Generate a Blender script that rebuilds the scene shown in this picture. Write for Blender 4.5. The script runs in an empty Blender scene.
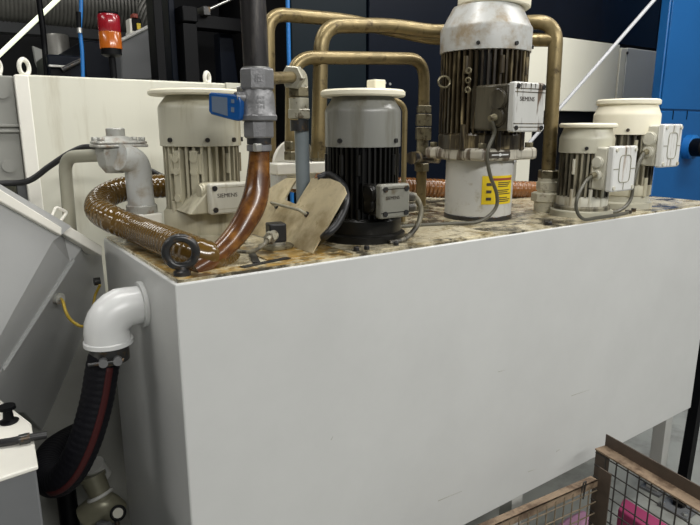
import bpy, bmesh, math, random
from mathutils import Vector as V, Matrix
random.seed(7)
SC = bpy.context.scene
COL = SC.collection
PI = math.pi

# ------------------------------------------------------------------ camera
FPX = 591.0
PITCH = math.atan(135 / FPX)
YAW = math.atan2(881, math.hypot(FPX, 135))
FZ = -0.28                                 # floor
H = 1.15                                   # height of the tank deck above the floor
CAM = V((-0.382, -1.212, 1.47))
cd = bpy.data.cameras.new('camera')
cam = bpy.data.objects.new('camera', cd)
COL.objects.link(cam)
cam.location = CAM
cam.rotation_euler = (PI / 2 - PITCH, 0, YAW - PI / 2)
cd.sensor_width = 36
cd.lens = FPX / 700 * 36
cd.clip_start = 0.02
SC.camera = cam


def ray(x, y):
    u, v = x - 350, y - 262.5
    d = v * math.cos(PITCH) + FPX * math.sin(PITCH)
    F = FPX * math.cos(PITCH) - v * math.sin(PITCH)
    return V((F * math.cos(YAW) + u * math.sin(YAW), F * math.sin(YAW) - u * math.cos(YAW), -d))


def onZ(x, y, z): r = ray(x, y); return CAM + r * ((z - CAM.z) / r.z)
def onY(x, y, Y): r = ray(x, y); return CAM + r * ((Y - CAM.y) / r.y)
def onX(x, y, X): r = ray(x, y); return CAM + r * ((X - CAM.x) / r.x)
def onD(x, y, d): return CAM + ray(x, y) * (d / FPX)
def onP(x, y, p, n): r = ray(x, y); return CAM + r * ((p - CAM).dot(n) / r.dot(n))


# ------------------------------------------------------------------ materials
def mat(name, col, rough=0.5, metal=0.0, var=0.0, vscale=6.0, col2=None, thr=(0.45, 0.65), stain=None, sscale=4.0,
        sthr=(0.6, 0.75), streak=False, bump=0.0, bscale=60.0, coat=0.0, emit=0.0, ecol=None, trans=0.0, alpha=1.0, rvar=0.0, spec=0.5):
    m = bpy.data.materials.new(name)
    m.use_nodes = True
    nt = m.node_tree
    b = nt.nodes['Principled BSDF']
    b.inputs['Base Color'].default_value = (*col, 1)
    b.inputs['Roughness'].default_value = rough
    b.inputs['Metallic'].default_value = metal
    b.inputs['Coat Weight'].default_value = coat
    b.inputs['Transmission Weight'].default_value = trans
    b.inputs['Alpha'].default_value = alpha
    b.inputs['Specular IOR Level'].default_value = spec
    if emit:
        b.inputs['Emission Color'].default_value = (*(ecol or col), 1)
        b.inputs['Emission Strength'].default_value = emit
    if var or col2 or stain or bump or rvar:
        tc = nt.nodes.new('ShaderNodeTexCoord')
        mp = nt.nodes.new('ShaderNodeMapping')
        nt.links.new(tc.outputs['Object'], mp.inputs['Vector'])
        if streak:
            mp.inputs['Scale'].default_value = (1, 1, 0.12)

        def noise(sc, det=5, src=mp):
            n = nt.nodes.new('ShaderNodeTexNoise')
            n.inputs['Scale'].default_value = sc
            n.inputs['Detail'].default_value = det
            n.inputs['Roughness'].default_value = 0.65
            nt.links.new(src.outputs[0 if src is mp else 'Object'], n.inputs['Vector'])
            return n

        def ramp(n, lo, hi):
            r = nt.nodes.new('ShaderNodeMapRange')
            r.inputs['From Min'].default_value = lo
            r.inputs['From Max'].default_value = hi
            nt.links.new(n.outputs['Fac'], r.inputs['Value'])
            return r
        cur = None

        def mix(c, fac_node, strength=1.0):
            mx = nt.nodes.new('ShaderNodeMix')
            mx.data_type = 'RGBA'
            if cur is None:
                mx.inputs['A'].default_value = (*col, 1)
            else:
                nt.links.new(cur.outputs['Result'], mx.inputs['A'])
            mx.inputs['B'].default_value = (*c, 1)
            ml = nt.nodes.new('ShaderNodeMath')
            ml.operation = 'MULTIPLY'
            ml.inputs[1].default_value = strength
            nt.links.new(fac_node.outputs['Result'], ml.inputs[0])
            nt.links.new(ml.outputs[0], mx.inputs['Factor'])
            return mx
        if var:
            cur = mix(tuple(c * (1 - var) for c in col), ramp(noise(vscale), 0.3, 0.7))
        if col2:
            cur = mix(col2, ramp(noise(vscale * 1.7), thr[0] - 0.03, thr[1] - 0.03))
        if stain:
            cur = mix(stain, ramp(noise(sscale, 8), sthr[0] - 0.08, sthr[1] - 0.08), 0.92)
        if cur is not None:
            nt.links.new(cur.outputs['Result'], b.inputs['Base Color'])
        if rvar:
            rr = ramp(noise(vscale * 2), 0.3, 0.7)
            rr.inputs['To Min'].default_value = max(0.03, rough - rvar)
            rr.inputs['To Max'].default_value = min(1, rough + rvar)
            nt.links.new(rr.outputs['Result'], b.inputs['Roughness'])
        if bump:
            bp = nt.nodes.new('ShaderNodeBump')
            bp.inputs['Strength'].default_value = bump
            bp.inputs['Distance'].default_value = 0.01
            nt.links.new(noise(bscale, 3, tc).outputs['Fac'], bp.inputs['Height'])
            nt.links.new(bp.outputs['Normal'], b.inputs['Normal'])
    return m


M = {}
M['tank'] = mat('tank_grey_paint', (0.60, 0.605, 0.59), 0.42, var=0.07, vscale=3.5, bump=0.02, bscale=3)
M['deck'] = mat('oily_cream_deck', (0.64, 0.57, 0.40), 0.28, var=0.25, vscale=9, col2=(0.30, 0.24, 0.13), thr=(0.52, 0.64),
                stain=(0.022, 0.017, 0.010), sscale=8, sthr=(0.585, 0.68), rvar=0.2)
M['ochre'] = mat('ochre_oil_film', (0.44, 0.27, 0.07), 0.3, var=0.3, vscale=20, col2=(0.50, 0.42, 0.25), thr=(0.5, 0.6), stain=(0.06, 0.035, 0.012), sscale=22, sthr=(0.54, 0.68))
M['cream'] = mat('cream_paint', (0.72, 0.71, 0.60), 0.5, var=0.07, vscale=5, stain=(0.50, 0.47, 0.36), sscale=9, sthr=(0.62, 0.8), streak=True)
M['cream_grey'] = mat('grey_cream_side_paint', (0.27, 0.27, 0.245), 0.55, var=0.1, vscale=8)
M['cowl'] = mat('cream_cowl_paint', (0.56, 0.54, 0.43), 0.36, var=0.16, vscale=8, stain=(0.30, 0.26, 0.16), sscale=14, sthr=(0.6, 0.8), streak=True)
M['cowl_white'] = mat('white_cowl_paint', (0.47, 0.475, 0.455), 0.33, var=0.07, vscale=8, stain=(0.27, 0.205, 0.12), sscale=10, sthr=(0.57, 0.74))
M['cowl_grey'] = mat('greasy_grey_cowl_paint', (0.24, 0.24, 0.215), 0.3, var=0.2, vscale=14, stain=(0.13, 0.12, 0.085), sscale=22, sthr=(0.6, 0.82), streak=True)
M['canopy'] = mat('ivory_plastic', (0.86, 0.81, 0.64), 0.5, var=0.06, vscale=12)
M['fin_cream'] = mat('grimy_cream_casting', (0.55, 0.515, 0.38), 0.45, var=0.35, vscale=12, stain=(0.15, 0.12, 0.07), sscale=14, sthr=(0.56, 0.74), streak=True)
M['fin_black'] = mat('oil_black_casting', (0.010, 0.0095, 0.008), 0.35, var=0.5, vscale=14, stain=(0.07, 0.058, 0.035), sscale=20, sthr=(0.68, 0.8), streak=True, spec=0.35)
M['fin_rust'] = mat('oily_rust_casting', (0.07, 0.052, 0.028), 0.28, var=0.6, vscale=16, col2=(0.36, 0.29, 0.16), thr=(0.48, 0.62),
                    stain=(0.010, 0.007, 0.005), sscale=26, sthr=(0.52, 0.62), streak=True)
M['fin_dark'] = mat('dirty_cream_casting', (0.36, 0.33, 0.24), 0.4, var=0.5, vscale=14, stain=(0.022, 0.018, 0.012), sscale=16, sthr=(0.5, 0.62), streak=True)
M['box'] = mat('terminal_box_paint', (0.64, 0.62, 0.52), 0.4, var=0.1, vscale=16, stain=(0.32, 0.26, 0.16), sscale=26, sthr=(0.6, 0.75), streak=True)
M['box_white'] = mat('white_terminal_box_paint', (0.72, 0.72, 0.69), 0.35, var=0.05, vscale=16, stain=(0.25, 0.15, 0.08), sscale=20, sthr=(0.66, 0.76), streak=True)
M['box_grey'] = mat('grey_terminal_box_paint', (0.22, 0.215, 0.18), 0.36, var=0.1, vscale=16, stain=(0.12, 0.10, 0.065), sscale=24, sthr=(0.66, 0.8))
M['box_oily'] = mat('oily_terminal_box_paint', (0.10, 0.088, 0.06), 0.28, var=0.4, vscale=16, stain=(0.02, 0.016, 0.010), sscale=18, sthr=(0.56, 0.68), streak=True)
M['casing'] = mat('white_pump_casing_paint', (0.56, 0.56, 0.53), 0.38, var=0.06, vscale=9, stain=(0.36, 0.33, 0.25), sscale=20, sthr=(0.66, 0.78))
M['adapter'] = mat('stained_flange_paint', (0.50, 0.47, 0.39), 0.36, var=0.2, vscale=14, stain=(0.07, 0.045, 0.026), sscale=30, sthr=(0.56, 0.64), streak=True)
M['brass'] = mat('yellow_zinc_pipe', (0.28, 0.215, 0.10), 0.36, metal=0.5, var=0.35, vscale=16, stain=(0.07, 0.048, 0.022), sscale=30, sthr=(0.64, 0.76), rvar=0.1)
M['fitting'] = mat('greasy_zinc_fitting', (0.26, 0.23, 0.145), 0.36, metal=0.4, var=0.4, vscale=30, stain=(0.06, 0.045, 0.025), sscale=40, sthr=(0.6, 0.72))
M['fitting_pale'] = mat('pale_chalky_fitting', (0.44, 0.42, 0.33), 0.36, metal=0.25, var=0.25, vscale=30, stain=(0.10, 0.075, 0.045), sscale=40, sthr=(0.63, 0.72))
M['cast'] = mat('cast_grey_metal', (0.25, 0.25, 0.255), 0.42, metal=0.5, var=0.2, vscale=30, bump=0.15, bscale=160)
M['cast_pale'] = mat('cast_pale_metal', (0.50, 0.50, 0.46), 0.42, metal=0.25, var=0.2, vscale=20, stain=(0.25, 0.17, 0.11), sscale=24, sthr=(0.62, 0.76), bump=0.1, bscale=120)
M['pipe_dark'] = mat('dark_steel_pipe', (0.045, 0.042, 0.042), 0.36, metal=0.5, var=0.4, vscale=40, stain=(0.11, 0.10, 0.09), sscale=30, sthr=(0.62, 0.76), streak=True)
M['pipe_grey'] = mat('grey_blue_plastic_pipe', (0.21, 0.245, 0.26), 0.34, var=0.15, vscale=14)
M['pipe_paint'] = mat('grey_white_painted_pipe', (0.56, 0.57, 0.55), 0.28, var=0.1, vscale=10, stain=(0.34, 0.28, 0.20), sscale=14, sthr=(0.6, 0.78))
M['pipe_cream'] = mat('cream_grey_painted_pipe', (0.33, 0.32, 0.25), 0.4, var=0.1, vscale=10)
M['hose'] = mat('amber_ribbed_hose', (0.128, 0.070, 0.013), 0.2, var=0.3, vscale=8, coat=0.5, bump=0.05, bscale=30)
M['hose_orange'] = mat('orange_brown_ribbed_hose', (0.28, 0.11, 0.028), 0.25, var=0.3, vscale=8, coat=0.4)
M['hose_smooth'] = mat('red_brown_tube', (0.11, 0.038, 0.009), 0.26, var=0.5, vscale=9, col2=(0.25, 0.105, 0.02), thr=(0.48, 0.7), coat=0.25)
M['black'] = mat('black_rubber', (0.012, 0.012, 0.013), 0.4)
M['black_m'] = mat('black_painted_metal', (0.0028, 0.003, 0.0038), 0.45, var=0.2, vscale=5, spec=0.12)
M['hose_black'] = mat('black_hose_rubber', (0.004, 0.004, 0.006), 0.6, bump=0.2, bscale=120, spec=0.15)
M['hose_red'] = mat('dark_red_stripe', (0.045, 0.008, 0.008), 0.55, spec=0.2)
M['ring'] = mat('dark_oiled_steel', (0.055, 0.055, 0.055), 0.33, metal=0.5, var=0.4, vscale=40, stain=(0.11, 0.07, 0.035), sscale=50, sthr=(0.62, 0.72))
M['steel'] = mat('bright_steel', (0.55, 0.55, 0.52), 0.3, metal=0.8)
M['plate'] = mat('oily_sheet_plate', (0.68, 0.58, 0.37), 0.36, metal=0.1, var=0.25, vscale=11, stain=(0.36, 0.28, 0.15), sscale=12, sthr=(0.54, 0.72), rvar=0.12, bump=0.05, bscale=200)
M['lever'] = mat('blue_lever_rubber', (0.008, 0.085, 0.30), 0.3, var=0.2, vscale=30)
M['lever_grey'] = mat('lever_grey_panel', (0.13, 0.17, 0.23), 0.4)
M['navy'] = mat('navy_machine_paint', (0.0026, 0.0048, 0.0105), 0.4, var=0.2, vscale=3, spec=0.12)
M['teal'] = mat('dark_slate_machine_paint', (0.0055, 0.0105, 0.0145), 0.4, var=0.2, vscale=3, spec=0.12)
M['dark'] = mat('dark_machine_interior', (0.003, 0.0032, 0.004), 0.6, spec=0.15)
M['window'] = mat('dark_window_glass', (0.008, 0.009, 0.012), 0.12, var=0.3, vscale=20)
M['panel'] = mat('cream_machine_panel', (0.70, 0.68, 0.57), 0.45, var=0.05, vscale=3)
M['panel_grey'] = mat('cool_grey_machine_panel', (0.52, 0.53, 0.50), 0.45, var=0.05, vscale=3)
M['blue'] = mat('blue_machine_paint', (0.006, 0.095, 0.29), 0.38, var=0.08, vscale=3)
M['blue_line'] = mat('blue_plastic_line', (0.012, 0.14, 0.42), 0.4)
M['conduit'] = mat('white_conduit', (0.50, 0.51, 0.53), 0.35)
M['grey_wall'] = mat('dark_hall_wall', (0.05, 0.05, 0.052), 0.8, var=0.3, vscale=1.5)
M['ceiling'] = mat('dark_hall_ceiling', (0.06, 0.06, 0.062), 0.9, var=0.3, vscale=1.2)
M['duct'] = mat('galvanised_duct', (0.36, 0.35, 0.32), 0.4, metal=0.4, var=0.3, vscale=6)
M['grey'] = mat('mid_grey_paint', (0.15, 0.155, 0.16), 0.5, var=0.15, vscale=4)
M['pale'] = mat('pale_grey_paint', (0.52, 0.52, 0.49), 0.5, var=0.1, vscale=4)
M['floor'] = mat('hall_floor_concrete', (0.36, 0.37, 0.34), 0.45, var=0.2, vscale=3, stain=(0.19, 0.19, 0.17), sscale=5, sthr=(0.55, 0.75))
M['red_lens'] = mat('red_beacon_lens', (0.23, 0.009, 0.016), 0.2, emit=0.03, ecol=(0.6, 0.01, 0.02), coat=0.4)
M['amber_lens'] = mat('amber_beacon_lens', (0.34, 0.085, 0.010), 0.2, emit=0.06, ecol=(0.8, 0.18, 0.01), coat=0.4)
M['tube'] = mat('fluorescent_tube', (0.9, 0.9, 0.8), 0.5, emit=0.95, ecol=(0.92, 1.0, 0.70))
M['chute'] = mat('light_grey_chute_paint', (0.43, 0.435, 0.43), 0.42, var=0.06, vscale=4, bump=0.02, bscale=5)
M['white_edge'] = mat('white_chipped_paint', (0.84, 0.82, 0.74), 0.42, var=0.06, vscale=10, stain=(0.40, 0.33, 0.22), sscale=24, sthr=(0.76, 0.86))
M['white'] = mat('white_gloss_paint', (0.70, 0.705, 0.695), 0.28, var=0.03, vscale=6)
M['wire'] = mat('yellow_green_earth_wire', (0.42, 0.29, 0.03), 0.4)
M['rust'] = mat('rusty_angle_iron', (0.30, 0.215, 0.14), 0.7, var=0.4, vscale=14, stain=(0.09, 0.055, 0.032), sscale=18, sthr=(0.55, 0.7), bump=0.15, bscale=90)
M['rust_dark'] = mat('dark_rusty_iron', (0.085, 0.06, 0.042), 0.65, var=0.4, vscale=16)
M['mesh_dark'] = mat('dark_mesh_wire', (0.035, 0.03, 0.026), 0.5)
M['mesh_pale'] = mat('tarnished_mesh_wire', (0.24, 0.185, 0.12), 0.5, var=0.4, vscale=30)
M['pink'] = mat('magenta_plastic', (0.34, 0.045, 0.13), 0.4)
M['lilac'] = mat('lilac_plastic', (0.36, 0.19, 0.29), 0.5)
M['cable_drab'] = mat('drab_cable_sheath', (0.11, 0.105, 0.08), 0.4, var=0.2, vscale=20)
M['box_drip'] = mat('oil_streaked_box_paint', (0.58, 0.58, 0.55), 0.35, var=0.08, vscale=16, stain=(0.10, 0.055, 0.025), sscale=26, sthr=(0.63, 0.70), streak=True)
M['fitting_cream'] = mat('cream_dirty_fitting', (0.68, 0.64, 0.50), 0.42, var=0.15, vscale=30, stain=(0.2, 0.15, 0.08), sscale=40, sthr=(0.66, 0.78))
M['yellow'] = mat('yellow_label', (0.72, 0.53, 0.012), 0.4)
M['ink'] = mat('label_ink', (0.05, 0.04, 0.03), 0.5)
M['redink'] = mat('red_label_ink', (0.28, 0.05, 0.03), 0.5)
M['brass_lever'] = mat('grey_brass_valve', (0.24, 0.23, 0.16), 0.38, metal=0.3, var=0.2, vscale=20)


# ------------------------------------------------------------------ mesh builder
class MB:
    def __init__(s): s.v = []; s.f = []

    def add(s, vs, fs):
        o = len(s.v); s.v += [V(p) for p in vs]; s.f += [tuple(i + o for i in f) for f in fs]; return s

    def box(s, c, size, R=None):
        c = V(c); x, y, z = (d / 2 for d in size); R = R or Matrix.Identity(3)
        vs = [c + R @ V((sx * x, sy * y, sz * z)) for sz in (-1, 1) for sy in (-1, 1) for sx in (-1, 1)]
        return s.add(vs, [(0, 2, 3, 1), (4, 5, 7, 6), (0, 1, 5, 4), (2, 6, 7, 3), (0, 4, 6, 2), (1, 3, 7, 5)])

    def bb(s, a, b):                                    # box from two corners
        return s.box([(a[i] + b[i]) / 2 for i in range(3)], [abs(b[i] - a[i]) for i in range(3)])

    def prism(s, poly, off):
        n = len(poly); off = V(off); vs = [V(p) for p in poly] + [V(p) + off for p in poly]
        nn = V((0, 0, 0))
        for i in range(n):
            nn += (V(poly[i]) - V(poly[0])).cross(V(poly[(i + 1) % n]) - V(poly[0]))
        flip = nn.dot(off) > 0
        fs = [tuple(range(n))[::-1] if flip else tuple(range(n)), tuple(range(n, 2 * n)) if flip else tuple(range(n, 2 * n))[::-1]]
        for i in range(n):
            j = (i + 1) % n
            fs.append((i, j, n + j, n + i) if flip else (j, i, n + i, n + j))
        return s.add(vs, fs)

    def tube(s, pts, r, n=14, caps=True, phase=0.0):
        pts = [V(p) for p in pts]; m = len(pts)
        rs = r if isinstance(r, (list, tuple)) else [r] * m
        T = []
        for i in range(m):
            t = pts[min(i + 1, m - 1)] - pts[max(i - 1, 0)]
            T.append(t.normalized() if t.length > 1e-9 else V((0, 0, 1)))
        a = V((0, 0, 1)) if abs(T[0].z) < 0.9 else V((1, 0, 0))
        N = (a - T[0] * a.dot(T[0])).normalized()
        vs = []; fs = []
        for i in range(m):
            if i:
                N = N - T[i] * N.dot(T[i]); N.normalize()
            B = T[i].cross(N)
            for k in range(n):
                w = 2 * PI * k / n + phase
                vs.append(pts[i] + (N * math.cos(w) + B * math.sin(w)) * rs[i])
        for i in range(m - 1):
            for k in range(n):
                k2 = (k + 1) % n
                fs.append((i * n + k, i * n + k2, (i + 1) * n + k2, (i + 1) * n + k))
        if caps:
            fs.append(tuple(range(n))[::-1]); fs.append(tuple(range((m - 1) * n, m * n)))
        return s.add(vs, fs)

    def cyl(s, a, b, r0, r1=None, n=20, phase=0.0):
        return s.tube([a, b], [r0, r0 if r1 is None else r1], n, True, phase)

    def lathe(s, prof, c=(0, 0, 0), axis=(0, 0, 1), n=40, caps=True):
        A = V(axis).normalized(); c = V(c)
        a = V((1, 0, 0)) if abs(A.x) < 0.9 else V((0, 1, 0))
        N = (a - A * a.dot(A)).normalized(); B = A.cross(N)
        vs = []; fs = []; m = len(prof)
        for r, z in prof:
            for k in range(n):
                w = 2 * PI * k / n
                vs.append(c + A * z + (N * math.cos(w) + B * math.sin(w)) * r)
        for i in range(m - 1):
            for k in range(n):
                k2 = (k + 1) % n
                fs.append((i * n + k, i * n + k2, (i + 1) * n + k2, (i + 1) * n + k))
        if caps:
            fs.append(tuple(range(n))[::-1]); fs.append(tuple(range((m - 1) * n, m * n)))
        return s.add(vs, fs)

    def torus(s, c, nrm, R, r, n=28, k=10, sx=1.0):
        A = V(nrm).normalized(); a = V((0, 0, 1)) if abs(A.z) < 0.9 else V((1, 0, 0))
        U = (a - A * a.dot(A)).normalized(); W = A.cross(U); c = V(c); vs = []; fs = []
        for i in range(n):
            t = 2 * PI * i / n; d = U * math.cos(t) + W * math.sin(t) * sx
            for j in range(k):
                p = 2 * PI * j / k
                vs.append(c + d * (R + r * math.cos(p)) + A * r * math.sin(p))
        for i in range(n):
            for j in range(k):
                i2 = (i + 1) % n; j2 = (j + 1) % k
                fs.append((i * k + j, i2 * k + j, i2 * k + j2, i * k + j2))
        return s.add(vs, fs)

    def hexnut(s, c, axis, r, h, hole=0):
        A = V(axis).normalized(); c = V(c)
        return s.lathe([(r * 0.9, -h / 2), (r, -h / 2 + h * 0.1), (r, h / 2 - h * 0.1), (r * 0.9, h / 2)], c, A, n=6)

    def build(s, name, m, parent=None, bevel=0.0, sharp=38, local=False, segs=2):
        """world-space vertices unless local; a top-level mesh gets its origin at the middle of its base"""
        if parent is not None:
            o = V((0, 0, 0)) if local else world_of(parent)
        else:
            lo = V([min(p[i] for p in s.v) for i in range(3)]); hi = V([max(p[i] for p in s.v) for i in range(3)])
            o = V(((lo.x + hi.x) / 2, (lo.y + hi.y) / 2, lo.z))
        me = bpy.data.meshes.new(name)
        me.from_pydata([p - o for p in s.v], [], s.f)
        bm = bmesh.new(); bm.from_mesh(me); bmesh.ops.recalc_face_normals(bm, faces=bm.faces); bm.to_mesh(me); bm.free()
        me.polygons.foreach_set('use_smooth', [True] * len(me.polygons))
        me.set_sharp_from_angle(angle=math.radians(sharp))
        me.materials.append(M[m])
        ob = bpy.data.objects.new(name, me)
        COL.objects.link(ob)
        if parent is not None:
            ob.parent = parent
        else:
            ob.location = o
        if bevel:
            md = ob.modifiers.new('bevel', 'BEVEL'); md.width = bevel; md.segments = segs; md.limit_method = 'ANGLE'
            md.angle_limit = math.radians(40)
        return ob


def world_of(o):
    p = V(o.location)
    while o.parent is not None:
        o = o.parent; p += V(o.location)
    return p


def smooth(pts, k=8):
    pts = [V(p) for p in pts]; P = [pts[0] * 2 - pts[1]] + pts + [pts[-1] * 2 - pts[-2]]; out = []
    for i in range(1, len(P) - 2):
        a, b, c, d = P[i - 1:i + 3]
        for j in range(k):
            t = j / k
            out.append(0.5 * ((2 * b) + (c - a) * t + (2 * a - 5 * b + 4 * c - d) * t * t + (3 * b - a - 3 * c + d) * t ** 3))
    out.append(pts[-1]); return out


def resample(pts, step):
    out = [pts[0]]; acc = 0.0
    for a, b in zip(pts, pts[1:]):
        L = (b - a).length; t = step - acc
        while t <= L:
            out.append(a.lerp(b, t / L)); t += step
        acc = (acc + L) % step
    return out


def bend(pts, rad, k=7):
    """polyline with its corners rounded to radius rad"""
    pts = [V(p) for p in pts]; out = [pts[0]]
    for a, b, c in zip(pts, pts[1:], pts[2:]):
        u = (a - b); w = (c - b); d = min(rad, u.length * 0.49, w.length * 0.49)
        p, q = b + u.normalized() * d, b + w.normalized() * d
        for j in range(k + 1):
            t = j / k
            out.append(p * (1 - t) ** 2 + b * 2 * t * (1 - t) + q * t * t)
    out.append(pts[-1]); return out


def tag(o, label, cat, group=None, kind=None):
    if label: o['label'] = label
    if cat: o['category'] = cat
    if group: o['group'] = group
    if kind: o['kind'] = kind
    return o


def thing(name, loc, label, cat, group=None):
    o = bpy.data.objects.new(name, None); COL.objects.link(o); o.location = V(loc); o.empty_display_size = 0.1
    return tag(o, label, cat, group)


def struct(o): o['kind'] = 'structure'; return o


def text(body, size, loc, parent, m, rx=PI / 2, rz=0.0, name='lettering', ext=0.0006):
    cu = bpy.data.curves.new('lettering', 'FONT'); cu.body = body; cu.size = size; cu.extrude = ext
    cu.align_x = 'CENTER'; cu.align_y = 'CENTER'
    t = bpy.data.objects.new('text', cu); COL.objects.link(t)
    bpy.context.view_layer.update()
    me = bpy.data.meshes.new_from_object(t)
    bpy.data.objects.remove(t); bpy.data.curves.remove(cu)
    R = Matrix.Rotation(rz, 4, 'Z') @ Matrix.Rotation(rx, 4, 'X')
    me.transform(Matrix.Translation(V(loc)) @ R)
    me.materials.append(M[m])
    o = bpy.data.objects.new(name, me); COL.objects.link(o); o.parent = parent
    return o


def patch(R, a0, a1, z0, z1, c=(0, 0), t=0.0012, n=10):
    """thin curved sticker on a cylinder"""
    mb = MB(); vs = []; fs = []
    for rr in (R, R + t):
        for i in range(n + 1):
            a = a0 + (a1 - a0) * i / n
            for z in (z0, z1): vs.append((c[0] + rr * math.cos(a), c[1] + rr * math.sin(a), z))
    k = 2 * (n + 1)
    for i in range(n):
        a = 2 * i
        fs.append((k + a, k + a + 2, k + a + 3, k + a + 1)); fs.append((a, a + 1, a + 3, a + 2))
        fs.append((a, a + 2, k + a + 2, k + a)); fs.append((a + 1, k + a + 1, k + a + 3, a + 3))
    fs.append((0, k, k + 1, 1)); e = 2 * n
    fs.append((e, e + 1, k + e + 1, k + e))
    return mb.add(vs, fs)


# ------------------------------------------------------------------ hall shell
struct(MB().bb((-7, -5, FZ - 0.1), (9, 7.5, FZ)).build('floor', 'floor'))
struct(MB().bb((-7, 7.5, FZ), (9, 7.7, 5.2)).build('wall_back', 'grey_wall'))
struct(MB().bb((-7.2, -5, FZ), (-7, 7.7, 5.2)).build('wall_left', 'grey_wall'))
struct(MB().bb((-7.2, -5, 5.2), (9, 7.7, 5.3)).build('ceiling', 'ceiling'))

# ------------------------------------------------------------------ coolant tank
TL, TD, TB = 2.42, 0.66, 0.17              # length, depth at its left end, underside height
tank = thing('coolant_tank', (1.2, 0.4, FZ), 'long light grey sheet metal coolant tank with oily cream deck carrying the pumps', 'tank')
foot = [(0, 0), (TL, 0), (TL, 1.0), (0.36, 1.0), (0.36, TD), (0, TD)]
MB().prism([(x, y, TB) for x, y in foot], (0, 0, H - 0.006 - TB)).build('tank_body', 'tank', tank, bevel=0.004)
ins = [(0.008, 0.008), (TL - 0.008, 0.008), (TL - 0.008, 0.992), (0.368, 0.992), (0.368, TD - 0.008), (0.008, TD - 0.008)]
MB().prism([(x, y, H - 0.007) for x, y in ins], (0, 0, 0.007)).build('deck', 'deck', tank)
MB().prism([(0.012, 0.012, H), (0.47, 0.012, H), (0.47, 0.055, H), (0.16, 0.055, H), (0.10, 0.10, H), (0.06, 0.50, H), (0.012, 0.50, H)], (0, 0, 0.0015)).build('deck_edge_strip', 'ochre', tank)
MB().prism([(0.255, 0.07, H), (0.47, 0.06, H), (0.47, 0.21, H), (0.255, 0.26, H)], (0, 0, 0.003)).build('sensor_mounting_plate', 'ochre', tank)
MB().prism([(0.475, 0.02, H), (1.0, 0.02, H), (1.0, 0.36, H), (0.475, 0.40, H)], (0, 0, 0.003)).build('pump_mounting_plate', 'deck', tank)
for a, b in (((0.17, 0.035), (0.31, 0.065)), ((0.22, 0.06), (0.27, 0.20))):
    d = V((b[0] - a[0], b[1] - a[1], 0)); n = V((-d.y, d.x, 0)).normalized() * 0.009
    A = V((a[0], a[1], H)); B = V((b[0], b[1], H))
    MB().prism([A - n, B - n, B + n, A + n], (0, 0, 0.0035)).build('deck_slot', 'black', tank)
for x, y in ((0.06, 0.08), (TL - 0.08, 0.08), (TL - 0.08, 0.9), (0.45, 0.9), (1.25, 0.08), (0.06, 0.58)):
    lgp = MB().bb((x - 0.03, y - 0.03, FZ + 0.012), (x + 0.03, y + 0.03, TB)).build('leg', 'pale', tank, bevel=0.003)
    MB().bb((x - 0.05, y - 0.05, FZ), (x + 0.05, y + 0.05, FZ + 0.012)).build('leg_plate', 'grey', lgp)
MB().bb((0.03, 0.06, TB - 0.035), (TL - 0.03, 0.10, TB)).build('bottom_rail', 'grey', tank, bevel=0.003)
for a, b in (((571, 396), (590, 389.5)), ((438, 501), (462, 491)), ((528, 472), (536, 469)), ((498, 372), (505, 370)), ((556, 452), (560, 449)), ((331, 440), (333, 436))):
    p, q = onY(*a, 0.0), onY(*b, 0.0); w_ = 0.0011
    MB().prism([p - V((0, 0, w_ * .3)), q, p + V((0, 0, w_))], (0, -0.0006, 0)).build('scratch_mark', 'pipe_cream', tank)
# near corner lifting eye
c = onZ(183, 278, H)
e0 = V((0.032, 0.045, H))
eye = MB().lathe([(0.019, 0), (0.019, 0.010), (0.013, 0.014), (0.011, 0.022)], e0, n=24).build('lifting_eye', 'ring', tank)
MB().torus(e0 + V((0, 0, 0.053)), V((-0.35, -0.94, 0)), 0.032, 0.0095, 40, 12).build('ring', 'ring', eye)
for x, y, r in ((1.28, 0.03, 0.014), (1.30, 0.05, 0.010), (0.50, 0.04, 0.009), (0.53, 0.035, 0.008), (0.63, 0.035, 0.008), (1.76, 0.03, 0.012), (1.83, 0.05, 0.009)):
    MB().hexnut((x, y, H + 0.007), (0, 0, 1), r, 0.012).build('deck_bolt', 'ring', tank)


# ------------------------------------------------------------------ pumps
def fins(R, z0, z1, n, depth=0.16, w=0.34):
    mb = MB(); pts = []
    for i in range(n):
        a = 2 * PI * i / n; d = 2 * PI / n
        for f, rr in ((0.0, R), (w, R), (w + 0.06, R * (1 - depth)), (0.94, R * (1 - depth))):
            pts.append((rr * math.cos(a + d * f), rr * math.sin(a + d * f)))
    m = len(pts)
    vs = [(x, y, z0) for x, y in pts] + [(x, y, z1) for x, y in pts]
    fs = [tuple(range(m))[::-1], tuple(range(m, 2 * m))] + [(i, (i + 1) % m, m + (i + 1) % m, m + i) for i in range(m)]
    return mb.add(vs, fs)


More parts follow.
